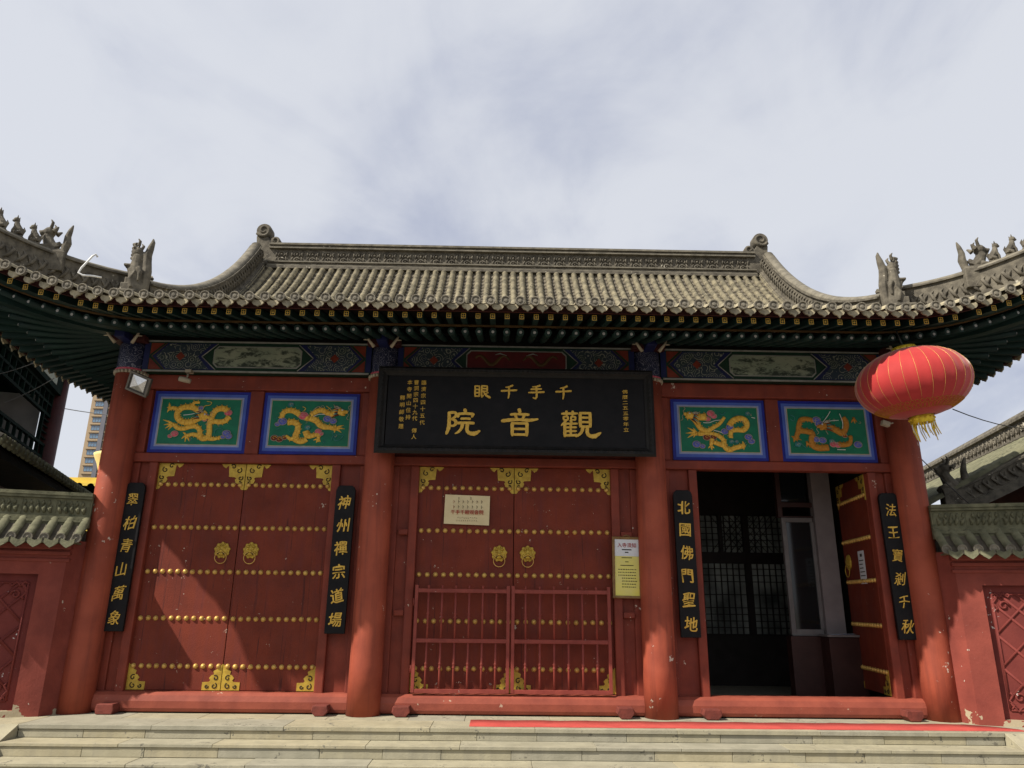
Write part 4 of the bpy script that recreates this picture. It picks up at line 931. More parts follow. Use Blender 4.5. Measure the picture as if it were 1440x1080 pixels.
m = MB(); m.box(3.90, 4.38, .82, 1.095, .803, .828); m.build('counter_top', 'alu', B, bevel=.004)
m = MB()
for k in range(5):
    x = 3.97+.07*k; m.box(x, x+.11, .86+.02*k, .98+.02*k, .830+.0012*k, .8309+.0012*k, k % 2, Matrix.Rotation(R.uniform(-.5, .5), 3, 'Z'))
tag(m.build('paper_stack', ['whitepaper', 'blue3']), 'loose white papers lying on the booth counter inside the doorway', 'papers')
m = MB(); mt2 = MT
m.box(-.50, -.30, -.004, -.001, 1.43, 1.82); m.v = [tuple(MT @ Vector(v)) for v in m.v]
nl = MB()
for k in range(6): nl.box(-.48, -.33+R.uniform(-.05, .01), -.0055, -.0045, 1.70-.045*k, 1.712-.045*k)
nl.box(-.43, -.36, -.0055, -.0045, 1.75, 1.785); nl.v = [tuple(MT @ Vector(v)) for v in nl.v]
m.f += [tuple(i+len(m.v) for i in f) for f in nl.f]; m.sm += nl.sm; m.mi += [1]*len(nl.f); m.v += nl.v
tag(m.build('notice_sheet', ['whitepaper', 'ink']), 'white printed sheet pasted on the open studded door leaf', 'notice')

# ------------------------------------------------------------------ things hung on the gate
PQ = thing('name_board', 'wide black name board with gold characters above the middle door', 'sign', (0, -.44, 2.77))
m = MB(); m.box(-1.50, 1.50, 0, .05, .10, .94); m.build('board', 'lacquer', PQ)
m = MB()
sec = [(0, .02), (-.03, .0), (-.05, .03), (-.045, .06), (-.025, .08), (-.012, .105), (.045, .11), (.05, .02)]    # y, inset from the outer edge
def rect_frame(mb, x0, x1, z0, z1, sec, mi=0):
    n = len(sec); vs = []
    for sx, sz, cx, cz in ((1, 1, x0, z0), (-1, 1, x1, z0), (-1, -1, x1, z1), (1, -1, x0, z1)):
        for y, i in sec: vs.append((cx+sx*i, y, cz+sz*i))
    mb.add(vs, [(k*n+j, ((k+1) % 4)*n+j, ((k+1) % 4)*n+(j+1) % n, k*n+(j+1) % n) for k in range(4) for j in range(n)], False, mi)
rect_frame(m, -1.615, 1.60, .0, 1.035, sec)
for k in range(58):
    x = -1.56+3.1*k/57
    for z in (.052, .985): m.sphere((x, -.047, z), .016, 6, 0, (1.3, .5, .7))
for k in range(18):
    z = .08+.87*k/17
    for x in (-1.565, 1.55): m.sphere((x, -.047, z), .016, 6, 0, (.7, .5, 1.3))
m.build('carved_frame', 'lacq2', PQ, bevel=.004)
def lettering(par, items, mats, name='lettering'):
    for txt, size, wx, bold, x, y, z, mi, rot, *sh in items:
        mb = MB(); g0 = glyph(txt, size, wx, 0); sh = sh[0] if sh else 0
        p1, p2 = R.uniform(0, 6), R.uniform(0, 6); wv = size*(.035 if sh else .012); g0 = ([(a+c*sh+wv*math.sin(c/size*5+p1), b, c+wv*1.3*math.sin(a/size*5+p2)+.05*a) for a, b, c in g0[0]], g0[1]); b = bold*size
        for k, (dx, dz) in enumerate(((0, 0), (b, b*.4), (-b, -b*.4), (-b*.4, b), (b*.4, -b))):
            if k and b == 0: break
            put(mb, g0, dx, .0004*k, dz, mi)
        o = mb.build('character', mats, par); o.location = (x, y, z); o.rotation_euler = (0, -rot, 0)
BR = {
 '院': [([(16, 88), (17, 60), (16, 30), (9, 6)], [5, 5.5, 6, 4]), ([(14, 86), (34, 87), (39, 77), (30, 66), (21, 62)], [5, 5, 5, 4, 3]), ([(22, 62), (35, 58), (39, 46), (30, 37), (20, 39)], [3, 5, 5.5, 4, 3]),
       ([(66, 100), (69, 88)], [6, 5]), ([(45, 70), (46, 83)], [4, 5]), ([(45, 82), (70, 84), (94, 82)], [5, 4.5, 5.5]), ([(94, 83), (89, 70)], [5, 3]), ([(55, 64), (70, 65), (84, 64)], [4.5, 4, 5]), ([(42, 47), (68, 49), (96, 48)], [5.5, 4.5, 5.5]),
       ([(60, 46), (57, 28), (47, 14), (37, 8)], [5.5, 5, 4, 2]), ([(76, 46), (75, 22), (83, 11), (99, 9), (116, 20)], [5.5, 5.5, 6.5, 8, 3])],
 '音': [([(49, 104), (52, 90)], [6, 5]), ([(22, 83), (50, 85), (80, 83)], [5, 4.5, 5.5]), ([(37, 80), (42, 67)], [5, 3.5]), ([(66, 80), (60, 67)], [5, 3.5]), ([(-6, 58), (20, 62), (50, 64), (80, 62), (110, 67)], [6, 6.5, 5, 6.5, 3]),
       ([(27, 52), (28, 4)], [5.5, 5]), ([(75, 52), (74, 4)], [5.5, 5]), ([(27, 50), (75, 50)], [4.5, 4.5]), ([(28, 29), (74, 29)], [4.5, 4.5]), ([(28, 8), (74, 8)], [4.5, 4.5])],
 '觀': [([(2, 89), (52, 91)], [4.5, 4.5]), ([(17, 99), (18, 83)], [4.5, 4]), ([(37, 99), (36, 83)], [4.5, 4])] +
       [([(a, 78), (b, 78)], [3, 3]) for a, b in ((7, 22), (31, 46))] + [([(a, 66), (b, 66)], [3, 3]) for a, b in ((7, 22), (31, 46))] + [([(a, 78), (a, 66)], [3, 3]) for a in (7.5, 21.5, 31.5, 45.5)] +
       [([(15, 62), (0, 44)], [4.5, 2.5]), ([(11, 54), (11, 3)], [5, 5]), ([(30, 64), (34, 55)], [4.5, 3.5]), ([(11, 51), (51, 52)], [3.8, 4.2]), ([(11, 37), (48, 38)], [3.6, 3.8]), ([(11, 23), (48, 24)], [3.6, 3.8]), ([(11, 7), (54, 9)], [4.2, 4.6]), ([(30, 51), (30, 8)], [4, 4]),
        ([(61, 94), (61, 40)], [5, 5]), ([(93, 94), (93, 40)], [5, 5]), ([(61, 92), (93, 92)], [4.5, 4.5]), ([(61, 75), (93, 75)], [4, 4]), ([(61, 58), (93, 58)], [4, 4]), ([(61, 41), (93, 41)], [4.5, 4.5]), ([(69, 40), (65, 22), (54, 8), (45, 3)], [5.5, 5, 4, 2]), ([(84, 40), (83, 18), (91, 7), (107, 6), (126, 19)], [5.5, 5.5, 6.5, 8, 3])],
 '千': [([(78, 95), (52, 84), (26, 80)], [7, 5.5, 3]), ([(-4, 54), (50, 57), (106, 61)], [7, 5.5, 7]), ([(50, 84), (51, 34), (46, 2)], [7, 7, 4])],
 '手': [([(78, 97), (48, 88), (22, 86)], [7, 5.5, 3]), ([(12, 69), (88, 72)], [6, 6.5]), ([(-4, 45), (50, 47), (106, 51)], [6, 5.5, 7]), ([(50, 88), (53, 22), (44, 4), (26, 10)], [7, 7, 6, 3])],
 '眼': [([(5, 88), (5, 12)], [6, 6]), ([(35, 88), (35, 12)], [6, 6])] + [([(5, y), (35, y)], [5, 5]) for y in (86, 62, 38, 14)] + [([(52, 90), (52, 12), (66, 24)], [6, 6, 3]), ([(90, 88), (90, 48)], [6, 5.5])] + [([(52, y), (90, y)], [5, 5]) for y in (87, 68, 49)] + [([(98, 42), (76, 28)], [5, 3]), ([(64, 48), (82, 22), (112, 4)], [5, 7, 8])],
}
def brush_char(ch, w, h, par, mat, x, z):
    """one character drawn stroke by stroke, each a raised ribbon of changing width"""
    mb = MB(); n = 0
    for pts, ws in BR[ch]:
        P2 = [Vector((p[0], p[1], 0)) for p in pts]; out = []
        for a in range(len(P2)-1):
            p0, p1, p2, p3 = P2[max(a-1, 0)], P2[a], P2[a+1], P2[min(a+2, len(P2)-1)]
            for b in range(6):
                t = b/6; out.append((.5*((2*p1)+(p2-p0)*t+(2*p0-5*p1+4*p2-p3)*t*t+(3*p1-p0-3*p2+p3)*t**3), ws[a]+(ws[a+1]-ws[a])*t))
        out.append((P2[-1], ws[-1])); k = len(out); L, Rr = [], []
        for i, (p, wd) in enumerate(out):
            t = (out[min(i+1, k-1)][0]-out[max(i-1, 0)][0]).normalized(); nn = Vector((-t.y, t.x, 0)); e = 1.0 if 0 < i < k-1 else .55
            q = p - t*wd*.45 if i == 0 else p + t*wd*.45 if i == k-1 else p
            wob = 1+.08*math.sin(i*2.1+n); L.append(q+nn*wd*e*wob); Rr.append(q-nn*wd*e*wob)
        cv = lambda v, y: ((v.x-50)/100*w, y, (v.y-50)/100*h)
        y0 = -.010-.0003*n; n += 1
        vs = [cv(v, y0) for v in L]+[cv(v, y0) for v in Rr]+[cv(v, 0) for v in L]+[cv(v, 0) for v in Rr]
        fs = [(i, k+i, k+i+1, i+1) for i in range(k-1)]+[(i, i+1, 2*k+i+1, 2*k+i) for i in range(k-1)]+[(k+i+1, k+i, 3*k+i, 3*k+i+1) for i in range(k-1)]+[(0, 2*k, 3*k, k), (k-1, 2*k-1, 4*k-1, 3*k-1)]
        mb.add(vs, fs)
    o = mb.build('character', mat, par); o.location = (x, 0, z)
for ch, x in zip('院音觀', (-.655, .035, .70)): brush_char(ch, .36, .315, PQ, 'goldtext', x, 3.145-2.77)
for ch, x in zip('眼千手千', (-.41, -.09, .23, .548)): brush_char(ch, .165, .17, PQ, 'goldtext', x, 3.525-2.77)
it = []
def column_text(s, x, ztop, zbot, size, wx=1.0, bold=.010, gap=None):
    n = len(s); out = []
    for k, ch in enumerate(s):
        if ch != ' ': out.append((ch, size, wx, bold, x, -.004, ztop+(zbot-ztop)*(k/(n-1))-2.77, 0, R.uniform(-.03, .03)))
    return out
it += column_text('佛曆二五五零年立', 1.27, 3.545, 3.09, .052, 1.3, .004)
it += column_text('臨濟宗四十五代', -1.085, 3.62, 3.14, .060, 1.0, .006)
it += column_text('曹洞宗四十九代 傳人', -1.172, 3.62, 2.97, .060, 1.0, .006)
it += column_text('本寺開山住持', -1.25, 3.62, 3.2, .060, 1.0, .006)
it += column_text('釋明師敬題', -1.325, 3.43, 3.09, .060, 1.0, .006)
lettering(PQ, it, 'goldtext')

CP = [(-4.392, '翠柏青山萬象', 'black couplet board with six gold characters beside the far left column'), (-1.972, '神州禪宗道場', 'black couplet board between the left double door and its inner column'),
      (1.968, '北國佛門聖地', 'black couplet board between the inner right column and the open doorway'), (4.405, '法王寶剎千秋', 'black couplet board right of the open doorway, beneath the lantern')]
for i, (x, txt, lab) in enumerate(CP):
    t = thing('couplet_board', lab, 'sign', (x, -.115, .815), 0, 'couplet boards beside the doors')
    t.rotation_euler = (0, (.0, .004, -.004, -.012)[i], 0)
    m = MB(); w, h = .112, 1.635
    m.plate([(-w, 0), (w, 0), (w, h-.06), (w*.86, h-.02), (w*.62, h), (-w*.62, h), (-w*.86, h-.02), (-w, h-.06)], -.012, .028)
    m.build('board', 'lacquer', t, bevel=.006)
    its = []
    for k, ch in enumerate(txt): its.append((ch, R.uniform(.15, .17) if i in (0, 3) else .165, .86 if i in (0, 3) else .92, .006 if i in (0, 3) else .016, R.uniform(-.008, .008), -.016, h-.20-k*.258, 0, R.uniform(-.07, .07), R.uniform(.1, .22) if i in (0, 3) else .03))
    lettering(t, its, 'goldtext')
    m = MB()
    for z in (.06, h-.05): m.tube([(0, .02, z), (0, .075, z)], .012, 6)
    m.build('hook', 'metal', t)

# iron grille gate in front of the middle door
IG = thing('grille_gate', 'low red iron grille gate in two leaves before the middle door', 'gate', (0, -.10, .21))
for x0, x1, s in ((-1.108, -.045, 1), (-.027, 1.084, -1)):
    f = MB()
    for xa in (x0, x1-.036): f.box(xa, xa+.036, -.018, .018, .012, 1.135 if xa in (x0, x1-.036) else 1)
    for z in (.03, .545, 1.075): f.box(x0+.036, x1-.036, -.015, .015, z-.021, z+.021)
    fo = f.build('gate_leaf', 'iron', IG, bevel=.003)
    for k in range(1, 7):
        x = x0+(x1-x0)*k/7; b = MB()
        for z0, z1 in ((.046, .53), (.561, 1.059)):
            zm = (z0+z1)/2
            b.tube([(x, 0, z0), (x, 0, zm-.035), (x, 0, zm-.03), (x, 0, zm-.02), (x, 0, zm-.01), (x, 0, zm+.01), (x, 0, zm+.02), (x, 0, zm+.03), (x, 0, zm+.035), (x, 0, z1)], [.0125, .0125, .013, .020, .014, .014, .020, .013, .0125, .0125], 8)
        b.tube([(x, 0, 1.091), (x, 0, 1.135)], .012, 8)
        b.build('baluster', 'iron', fo)
    if s > 0:
        for z in (.25, .95):
            h = MB(); h.tube([(x0-.012, .01, z-.04), (x0-.012, .01, z+.04)], .010, 8); h.build('hinge', 'iron', fo)

# notices
NP = thing('paper_notice', 'cream paper notice pasted on the middle door above the knockers', 'notice', (-.555, -.002, 2.205))
m = MB(); nx, nz = 12, 8; pts = []
for j in range(nz+1):
    for i in range(nx+1):
        u, v = i/nx, j/nz; x = -.262+.526*u-(.0 if v < 1 else 0)+(.006*(1-v)*-1); z = -.17+.34*v-.014*u
        pts.append((x, -.026-.004*math.sin(u*5+v*3)-.006*(abs(u-.5)*2)**3*(1-v), z))
m.add(pts, [(j*(nx+1)+i, j*(nx+1)+i+1, (j+1)*(nx+1)+i+1, (j+1)*(nx+1)+i) for j in range(nz) for i in range(nx)], True); m.v += [(x, y+.002, z) for x, y, z in pts]
o = len(pts); m.f += [tuple(o+i for i in f[::-1]) for f in m.f[:nx*nz]]; m.sm += [True]*(nx*nz); m.mi += [0]*(nx*nz)
m.build('sheet', 'paper', NP)
q = MB(); put(q, glyph('千手千眼观音院', .055, 1.0, 0, .002), 0, -.036, -.035, 1); put(q, glyph('千手千眼观音院', .055, 1.0, 0, .002), .0018, -.0363, -.034, 1)
for r0, zz in ((0, .085), (1, .025)):                                       # small upright script marks
    for k in range(7):
        x = -.16+.054*k; y = -.036
        q.tube([(x, y, zz+.02), (x+.004, y, zz), (x, y, zz-.018)], .0022, 4, 0 if k else 1); q.tube([(x, y, zz+.008), (x+.012, y, zz+.004), (x+.010, y, zz-.004)], .0018, 4, 0)
for k, x in enumerate((-.10, .04)): q.tube([(x, -.036, .14), (x, -.036, .11)], .003, 4, 0)
for k in range(10): q.tube([(-.11+.024*k, -.036, -.10), (-.11+.024*k+.012, -.036, -.10+R.uniform(-.01, .01))], .002, 4, 2)
for k in range(10): q.tube([(-.115+.025*k, -.036, -.125), (-.115+.025*k, -.036, -.14)], .002, 4, 2)
q.build('print', ['ink', 'redink', 'ochre'], NP)
FN = thing('framed_notice', 'tall framed notice with yellow lower sheet beside the middle door', 'notice', (1.28, -.105, 1.225))
FN.rotation_euler = (0, math.radians(.8), 0)
m = MB(); rect_frame(m, -.165, .165, 0, .68, [(.03, 0), (-.005, .0), (-.012, .008), (-.006, .022), (0, .028), (.03, .028)]); m.tube([(-.04, .005, .685), (0, .005, .70), (.04, .005, .685)], .006, 6); m.build('frame', 'frame', FN)
m = MB(); m.box(-.14, .14, .006, .02, .025, .462, 0); m.box(-.14, .14, .006, .02, .463, .655, 1)
q = MB(); put(q, glyph('入寺须知', .055, 1.0, 0, .002), 0, .0045, .585, 1); put(q, glyph('入寺须知', .055, 1.0, 0, .002), .0015, .0042, .586, 1)
for k, (w, z) in enumerate(((.055, .535), (.02, .505))): q.box(-w, w, .0042, .0055, z-.006, z+.006)
for z, w in ((.445, .06), (.40, .02), (.36, .075)): q.box(-w, w, .0042, .0055, z-.004, z+.004)
for k in range(7):
    z = .315-.032*k; x = -.10 if k < 3 else -.06
    while x < .10: w = R.uniform(.008, .025); q.box(x, min(x+w, .11), .0042, .0055, z-.0045, z+.0045); x += w+.007
m.add(q.v, q.f); m.mi[-len(q.f):] = [i+2 for i in q.mi]; m.build('sheet', ['yellowpaper', 'whitepaper', 'ink', 'redink'], FN)

# lantern
LN = thing('red_lantern', 'big round red cloth lantern hanging under the eave at the right', 'lantern', (4.185, -1.30, 3.44))
LN.rotation_euler = (.02, math.radians(-6.5), 0)
RA, RB = .562, .37
def lpr(a, k=1.0): return RA*math.cos(a)**.92*k, RB*math.sin(a)
m = MB(); NR = 28; vs = []; rings = [-1.37+2.74*i/36 for i in range(37)]
for a in rings:
    r, z = lpr(a)
    for j in range(NR*4):
        b = 2*PI*j/(NR*4); pl_ = 1-.010*abs(math.sin(b*NR/2))**.6*0-.014*(1-abs(math.cos(b*NR/2))**3)*math.cos(a); vs.append((r*pl_*math.cos(b), r*pl_*math.sin(b), z))
n4 = NR*4; m.add(vs, [(i*n4+j, i*n4+(j+1) % n4, (i+1)*n4+(j+1) % n4, (i+1)*n4+j) for i in range(36) for j in range(n4)], True)
m.build('cloth', 'lantern', LN)
m = MB()
for j in range(NR):
    b = 2*PI*j/NR
    m.tube([(lpr(a)[0]*1.002*math.cos(b), lpr(a)[0]*1.002*math.sin(b), lpr(a)[1]) for a in [-.75+1.9*i/14 for i in range(15)]], .0017, 5, 0, True)
m.build('rib', 'gold', LN)
m = MB()                                                                    # gilt cloud band printed round the bottom
for j in range(56):
    b = 2*PI*j/56
    for a0, dr in ((-.95, .10), (-.80, .06)):
        pts = [(lpr(a0+dr*math.sin(t))[0]*1.004*math.cos(b+.045*math.cos(t)), lpr(a0+dr*math.sin(t))[0]*1.004*math.sin(b+.045*math.cos(t)), lpr(a0+dr*math.sin(t))[1]-.001) for t in [2*PI*i/10 for i in range(11)]]
        m.tube(pts, .0025, 4, 0, False)
m.build('gilt_band', 'dragon2', LN)
for nm, z0, z1 in (('top_cap', .345, .405), ('bottom_cap', -.44, -.345)):
    m = MB(); m.lathe([(.10, z0), (.118, z0+.004), (.118, z1-.004), (.10, z1)], 28); 
    for j in range(14): m.sphere((.118*math.cos(2*PI*j/14), .118*math.sin(2*PI*j/14), (z0+z1)/2), .014, 6)
    m.build(nm, 'foil', LN)
m = MB()
for j in range(22):
    b = 2*PI*j/22+R.uniform(-.1, .1); r = .105; sw = R.uniform(-.02, .02); L = R.uniform(.13, .22)
    m.tube([(r*math.cos(b), r*math.sin(b), -.415), (r*1.02*math.cos(b)+sw*.5, r*1.02*math.sin(b), -.415-L*.5), (r*math.cos(b)+sw+.02, r*math.sin(b), -.415-L)], [.007, .0065, .004], 5, j % 3 % 2)
m.build('fringe', ['foil', 'white'], LN)
m = MB(); m.tube([(0, 0, .40), (-.02, .02, .62)], .008, 6); m.build('hanging_cord', 'wire', LN)

# floodlight, cameras, pipe
FL = thing('floodlight', 'square grey floodlight tilted on the far left column', 'lamp', (-4.36, -.50, 3.53))
mt = Matrix.Rotation(math.radians(22), 4, 'Y') @ Matrix.Rotation(math.radians(24), 4, 'X') 
m = MB(); m.box(-.125, .125, 0, .05, -.105, .105); m.box(-.06, .06, .05, .09, -.06, .06)
for k in range(7): m.box(-.1+.032*k, -.093+.032*k, .05, .075, -.09, .09)
m.build('housing', 'metal', FL, M4=mt, bevel=.006)
m = MB(); rect_frame(m, -.135, .135, -.115, .115, [(.01, 0), (-.014, 0), (-.014, .022), (.01, .022)]); m.build('rim', 'rim', FL, M4=mt)
m = MB(); m.add([(-.09, -.006, -.075), (.085, -.006, -.075), (.085, -.006, .085), (-.09, -.006, .085), (.0, -.001, .0)], [(0, 1, 4), (1, 2, 4), (2, 3, 4), (3, 0, 4)]); m.v[4] = (.02, -.040, -.005); m.build('reflector', 'steel', FL, M4=mt)
m = MB(); m.tube([(-.06, .06, .0), (-.05, .14, .02), (-.04, .2, .06)], .012, 6); m.build('bracket', 'metal', FL)
CC = thing('security_camera', 'small pale camera under the painted beam over the left door', 'camera', (-3.90, -.30, 3.74))
m = MB(); m.box(-.035, .035, -.02, .06, -.0, .035); m.tube([(0, 0, 0), (.0, -.01, -.06), (-.01, -.03, -.085)], .011, 6); m.build('bracket', 'cream', CC)
m = MB(); m.tube([(-.075, -.05, -.09), (-.02, -.04, -.10), (.05, -.02, -.115)], [.030, .033, .028], 10); m.tube([(-.085, -.053, -.088), (-.074, -.05, -.09)], [.022, .024], 10, 1); m.build('camera_body', ['cream', 'lacquer'], CC)
m = MB(); m.box(-.045, .045, -.03, .03, -.03, .03, 0, Matrix.Rotation(.3, 3, 'Y')); m.tube([(.02, 0, -.01), (.09, -.01, .01)], .01, 6)
tag(m.build('junction_box', 'cream', bevel=.006), 'tiny white junction box on the right column under the lantern', 'box'); bpy.data.objects['junction_box'].location = (4.36, -.34, 3.235)
m = MB(); m.tube([(-4.30, -1.70, 4.31), (-4.36, -1.78, 4.29), (-4.42, -1.82, 4.275), (-4.46, -1.83, 4.30), (-4.44, -1.83, 4.35), (-4.37, -1.80, 4.50), (-4.345, -1.79, 4.525), (-4.33, -1.78, 4.50)], .010, 8)
tag(m.build('bent_pipe', 'white'), 'white bent pipe end sticking up from the left eave tiles', 'pipe')

# ------------------------------------------------------------------ screen walls left and right
def screen_wall(s):
    t = thing('screen_wall', 'red screen wall with tiled cap and sunk panel left of the gate' if s < 0 else 'red screen wall with tiled cap and sunk panel right of the gate', 'wall', (0, 0, 0), 0, 'screen walls flanking the gate')
    th = math.radians(17); e = Vector((s*math.cos(th), -math.sin(th), 0)); nrm = Vector((-s*math.sin(th), -math.cos(th), 0)); o = Vector((s*4.84, -.45, 0))
    def mp(a, q, z): return o+e*a-nrm*q+Vector((0, 0, z))       # along, inward depth, height
    def bx(mb, a0, a1, q0, q1, z0, z1, mi=0):
        vs = [mp(a, q, z) for z in (z0, z1) for q in (q0, q1) for a in (a0, a1)]
        f = [(0, 2, 3, 1), (4, 5, 7, 6), (0, 1, 5, 4), (2, 6, 7, 3), (0, 4, 6, 2), (1, 3, 7, 5)]
        mb.add(vs, f if s > 0 else [k[::-1] for k in f], False, mi)
    L = 2.6; pa, pz0, pz1 = .24, .06, 1.40
    m = MB()
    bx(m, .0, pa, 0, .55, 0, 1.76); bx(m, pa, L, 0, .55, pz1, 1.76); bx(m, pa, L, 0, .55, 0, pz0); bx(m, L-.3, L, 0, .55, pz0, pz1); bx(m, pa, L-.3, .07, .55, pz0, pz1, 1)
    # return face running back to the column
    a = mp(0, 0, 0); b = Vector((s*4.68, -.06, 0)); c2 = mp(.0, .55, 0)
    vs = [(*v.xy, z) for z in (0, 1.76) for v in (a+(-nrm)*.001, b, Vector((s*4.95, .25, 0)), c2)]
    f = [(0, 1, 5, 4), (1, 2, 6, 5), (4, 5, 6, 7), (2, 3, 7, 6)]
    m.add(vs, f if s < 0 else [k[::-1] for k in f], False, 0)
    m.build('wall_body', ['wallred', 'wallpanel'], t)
    mo = MB()
    for z0, z1, pr in ((1.53, 1.565, .018), (1.60, 1.64, .034), (1.66, 1.72, .05)): bx(mo, -.03, L+.03, -pr, .2, z0, z1)
    for k in range(-1, int(L/.1)): 
        pass
    mo.build('moulding', 'wallred', t, bevel=.008)
    pn = MB()
    x0, x1, z0, z1 = pa+.0, L-.3, pz0, pz1
    def bar(a0, za, a1, zb, r=.014): pn.tube([mp(a0, .068, za), mp(a1, .068, zb)], r, 6, 0, True)
    i = .09
    for q in ((x0+i, z0+i, x1, z0+i), (x0+i, z1-i, x1, z1-i), (x0+i, z0+i, x0+i, z1-i)): bar(*q)
    for k in range(7):
        aa = x0+.16+.33*k
        bar(aa, z1-i, aa-1.16 if aa-1.16 > x0+i else x0+i, z1-i-min(1.16, aa-x0-i)); bar(aa, z0+i, aa-1.16 if aa-1.16 > x0+i else x0+i, z0+i+min(1.16, aa-x0-i))
        bar(aa, z1-i, min(aa+1.16, x1), z1-i-min(1.16, x1-aa)); 
    for zc, sg in ((z1-i-.12, -1), (z0+i+.12, 1)):                         # corner scroll flowers
        c0 = x0+i+.10
        pn.tube([mp(c0+.05*math.cos(k*.7)*(1-.07*k), .062, zc+.05*math.sin(k*.7)*(1-.07*k)) for k in range(11)], .012, 6)
        pn.tube([mp(c0-.09+.02*k, .062, zc+sg*(-.11)+.025*math.sin(k*1.6)) for k in range(9)], .011, 6); pn.tube([mp(c0-.08+.02*math.sin(k*1.6), .062, zc-sg*.10+sg*.025*k) for k in range(7)], .011, 6)
    pn.build('panel_relief', 'wallpanel', t)
    # tiled cap
    cap, ends_, pan_ = MB(), MB(), MB(); P0 = .152
    def cz(d): return 1.745+.62*d+.5*d*d
    nN = int((L+.3)/P0)
    for k in range(nN):
        a = -.10+P0*k; vs = []; ds = [(-.10, .047), (.05, .042), (.05, .047), (.19, .042)]
        for d, r in ds:
            for j in range(7):
                an = PI*j/6; vs.append(mp(a-math.cos(an)*r, d-.1, cz(d+.1)+.02+math.sin(an)*r))
        fc = [(i*7+j, i*7+j+1, i*7+7+j+1, i*7+7+j) for i in range(3) for j in range(6)]
        cap.add(vs, fc if s > 0 else [q[::-1] for q in fc], True)
        e_ = []
        for rr, dq in ((.049, .02), (.049, -.012), (.038, -.012), (.034, -.004), (.018, -.005), (.004, -.012)):
            for j in range(12): e_.append(mp(a+rr*math.cos(2*PI*j/12), -.20+dq, cz(0)+.026+rr*math.sin(2*PI*j/12)))
        ends_.add(e_, [(i*12+j, i*12+(j+1) % 12, i*12+12+(j+1) % 12, i*12+12+j) for i in range(5) for j in range(12)]+[tuple(60+j for j in range(12))])
        ac = a+P0/2; vs = []
        for d in (-.10, .0, .1, .19):
            for j in range(5): u = (j-2)/2; vs.append(mp(ac+u*(P0/2-.01), d-.1, cz(d+.1)+.01-.02*(1-u*u)))
        pan_.add(vs, [(i*5+j, i*5+j+1, i*5+5+j+1, i*5+5+j) for i in range(3) for j in range(4)])
        w = .066; out = [(-w, .02), (0, -.008), (w, .02), (w, -.03), (w*.6, -.055), (0, -.082), (-w*.6, -.055), (-w, -.03)]
        vs = [mp(ac+x, -.222+z*.2, cz(0)+z) for x, z in out]+[mp(ac+x, -.20+z*.2, cz(0)+z) for x, z in out]
        ends_.add(vs, [tuple(range(8)), tuple(range(15, 7, -1))]+[(i, i+8, (i+1) % 8+8, (i+1) % 8) for i in range(8)], False, 1)
    co_ = cap.build('tiled_cap', 'capg', t); pan_.build('pan_tiles', 'tiledark', co_); ends_.build('eave_tiles', ['disc', 'capg'], co_)
    bxs = MB(); bx(bxs, -.09, L+.1, -.15, .5, 1.722, 1.738, 0); bx(bxs, -.05, L+.1, .02, .5, 1.75, 1.9, 0)
    bxs.build('cap_core', 'capg', co_)
    rd = MB()
    for z0, z1, q in ((1.905, 1.955, .055), (1.957, 1.985, .04), (1.987, 2.025, .075), (2.027, 2.215, .095), (2.217, 2.245, .06), (2.247, 2.285, .045)): bx(rd, -.13, L+.1, q, .40-q, z0, z1)
    for k in range(int((L+.2)/.33)):                                        # carved leaf tiles
        a0 = -.09+.33*k
        for j in range(5):
            a = a0+.035+.058*j; h = .05-.012*abs(j-2)
            rd.tube([mp(a-.012, .093, 2.055), mp(a, .080, 2.09+h*.3), mp(a+(j-2)*.012, .088, 2.105+h)], [.012, .022, .006], 6)
            rd.tube([mp(a+.02, .093, 2.19), mp(a+.01, .083, 2.16), mp(a+.02, .09, 2.13)], [.006, .015, .006], 6)
        bx(rd, a0-.022, a0-.014, .088, .1, 2.03, 2.213)
    rd.build('cap_ridge', 'capg', t)
screen_wall(-1); screen_wall(1)

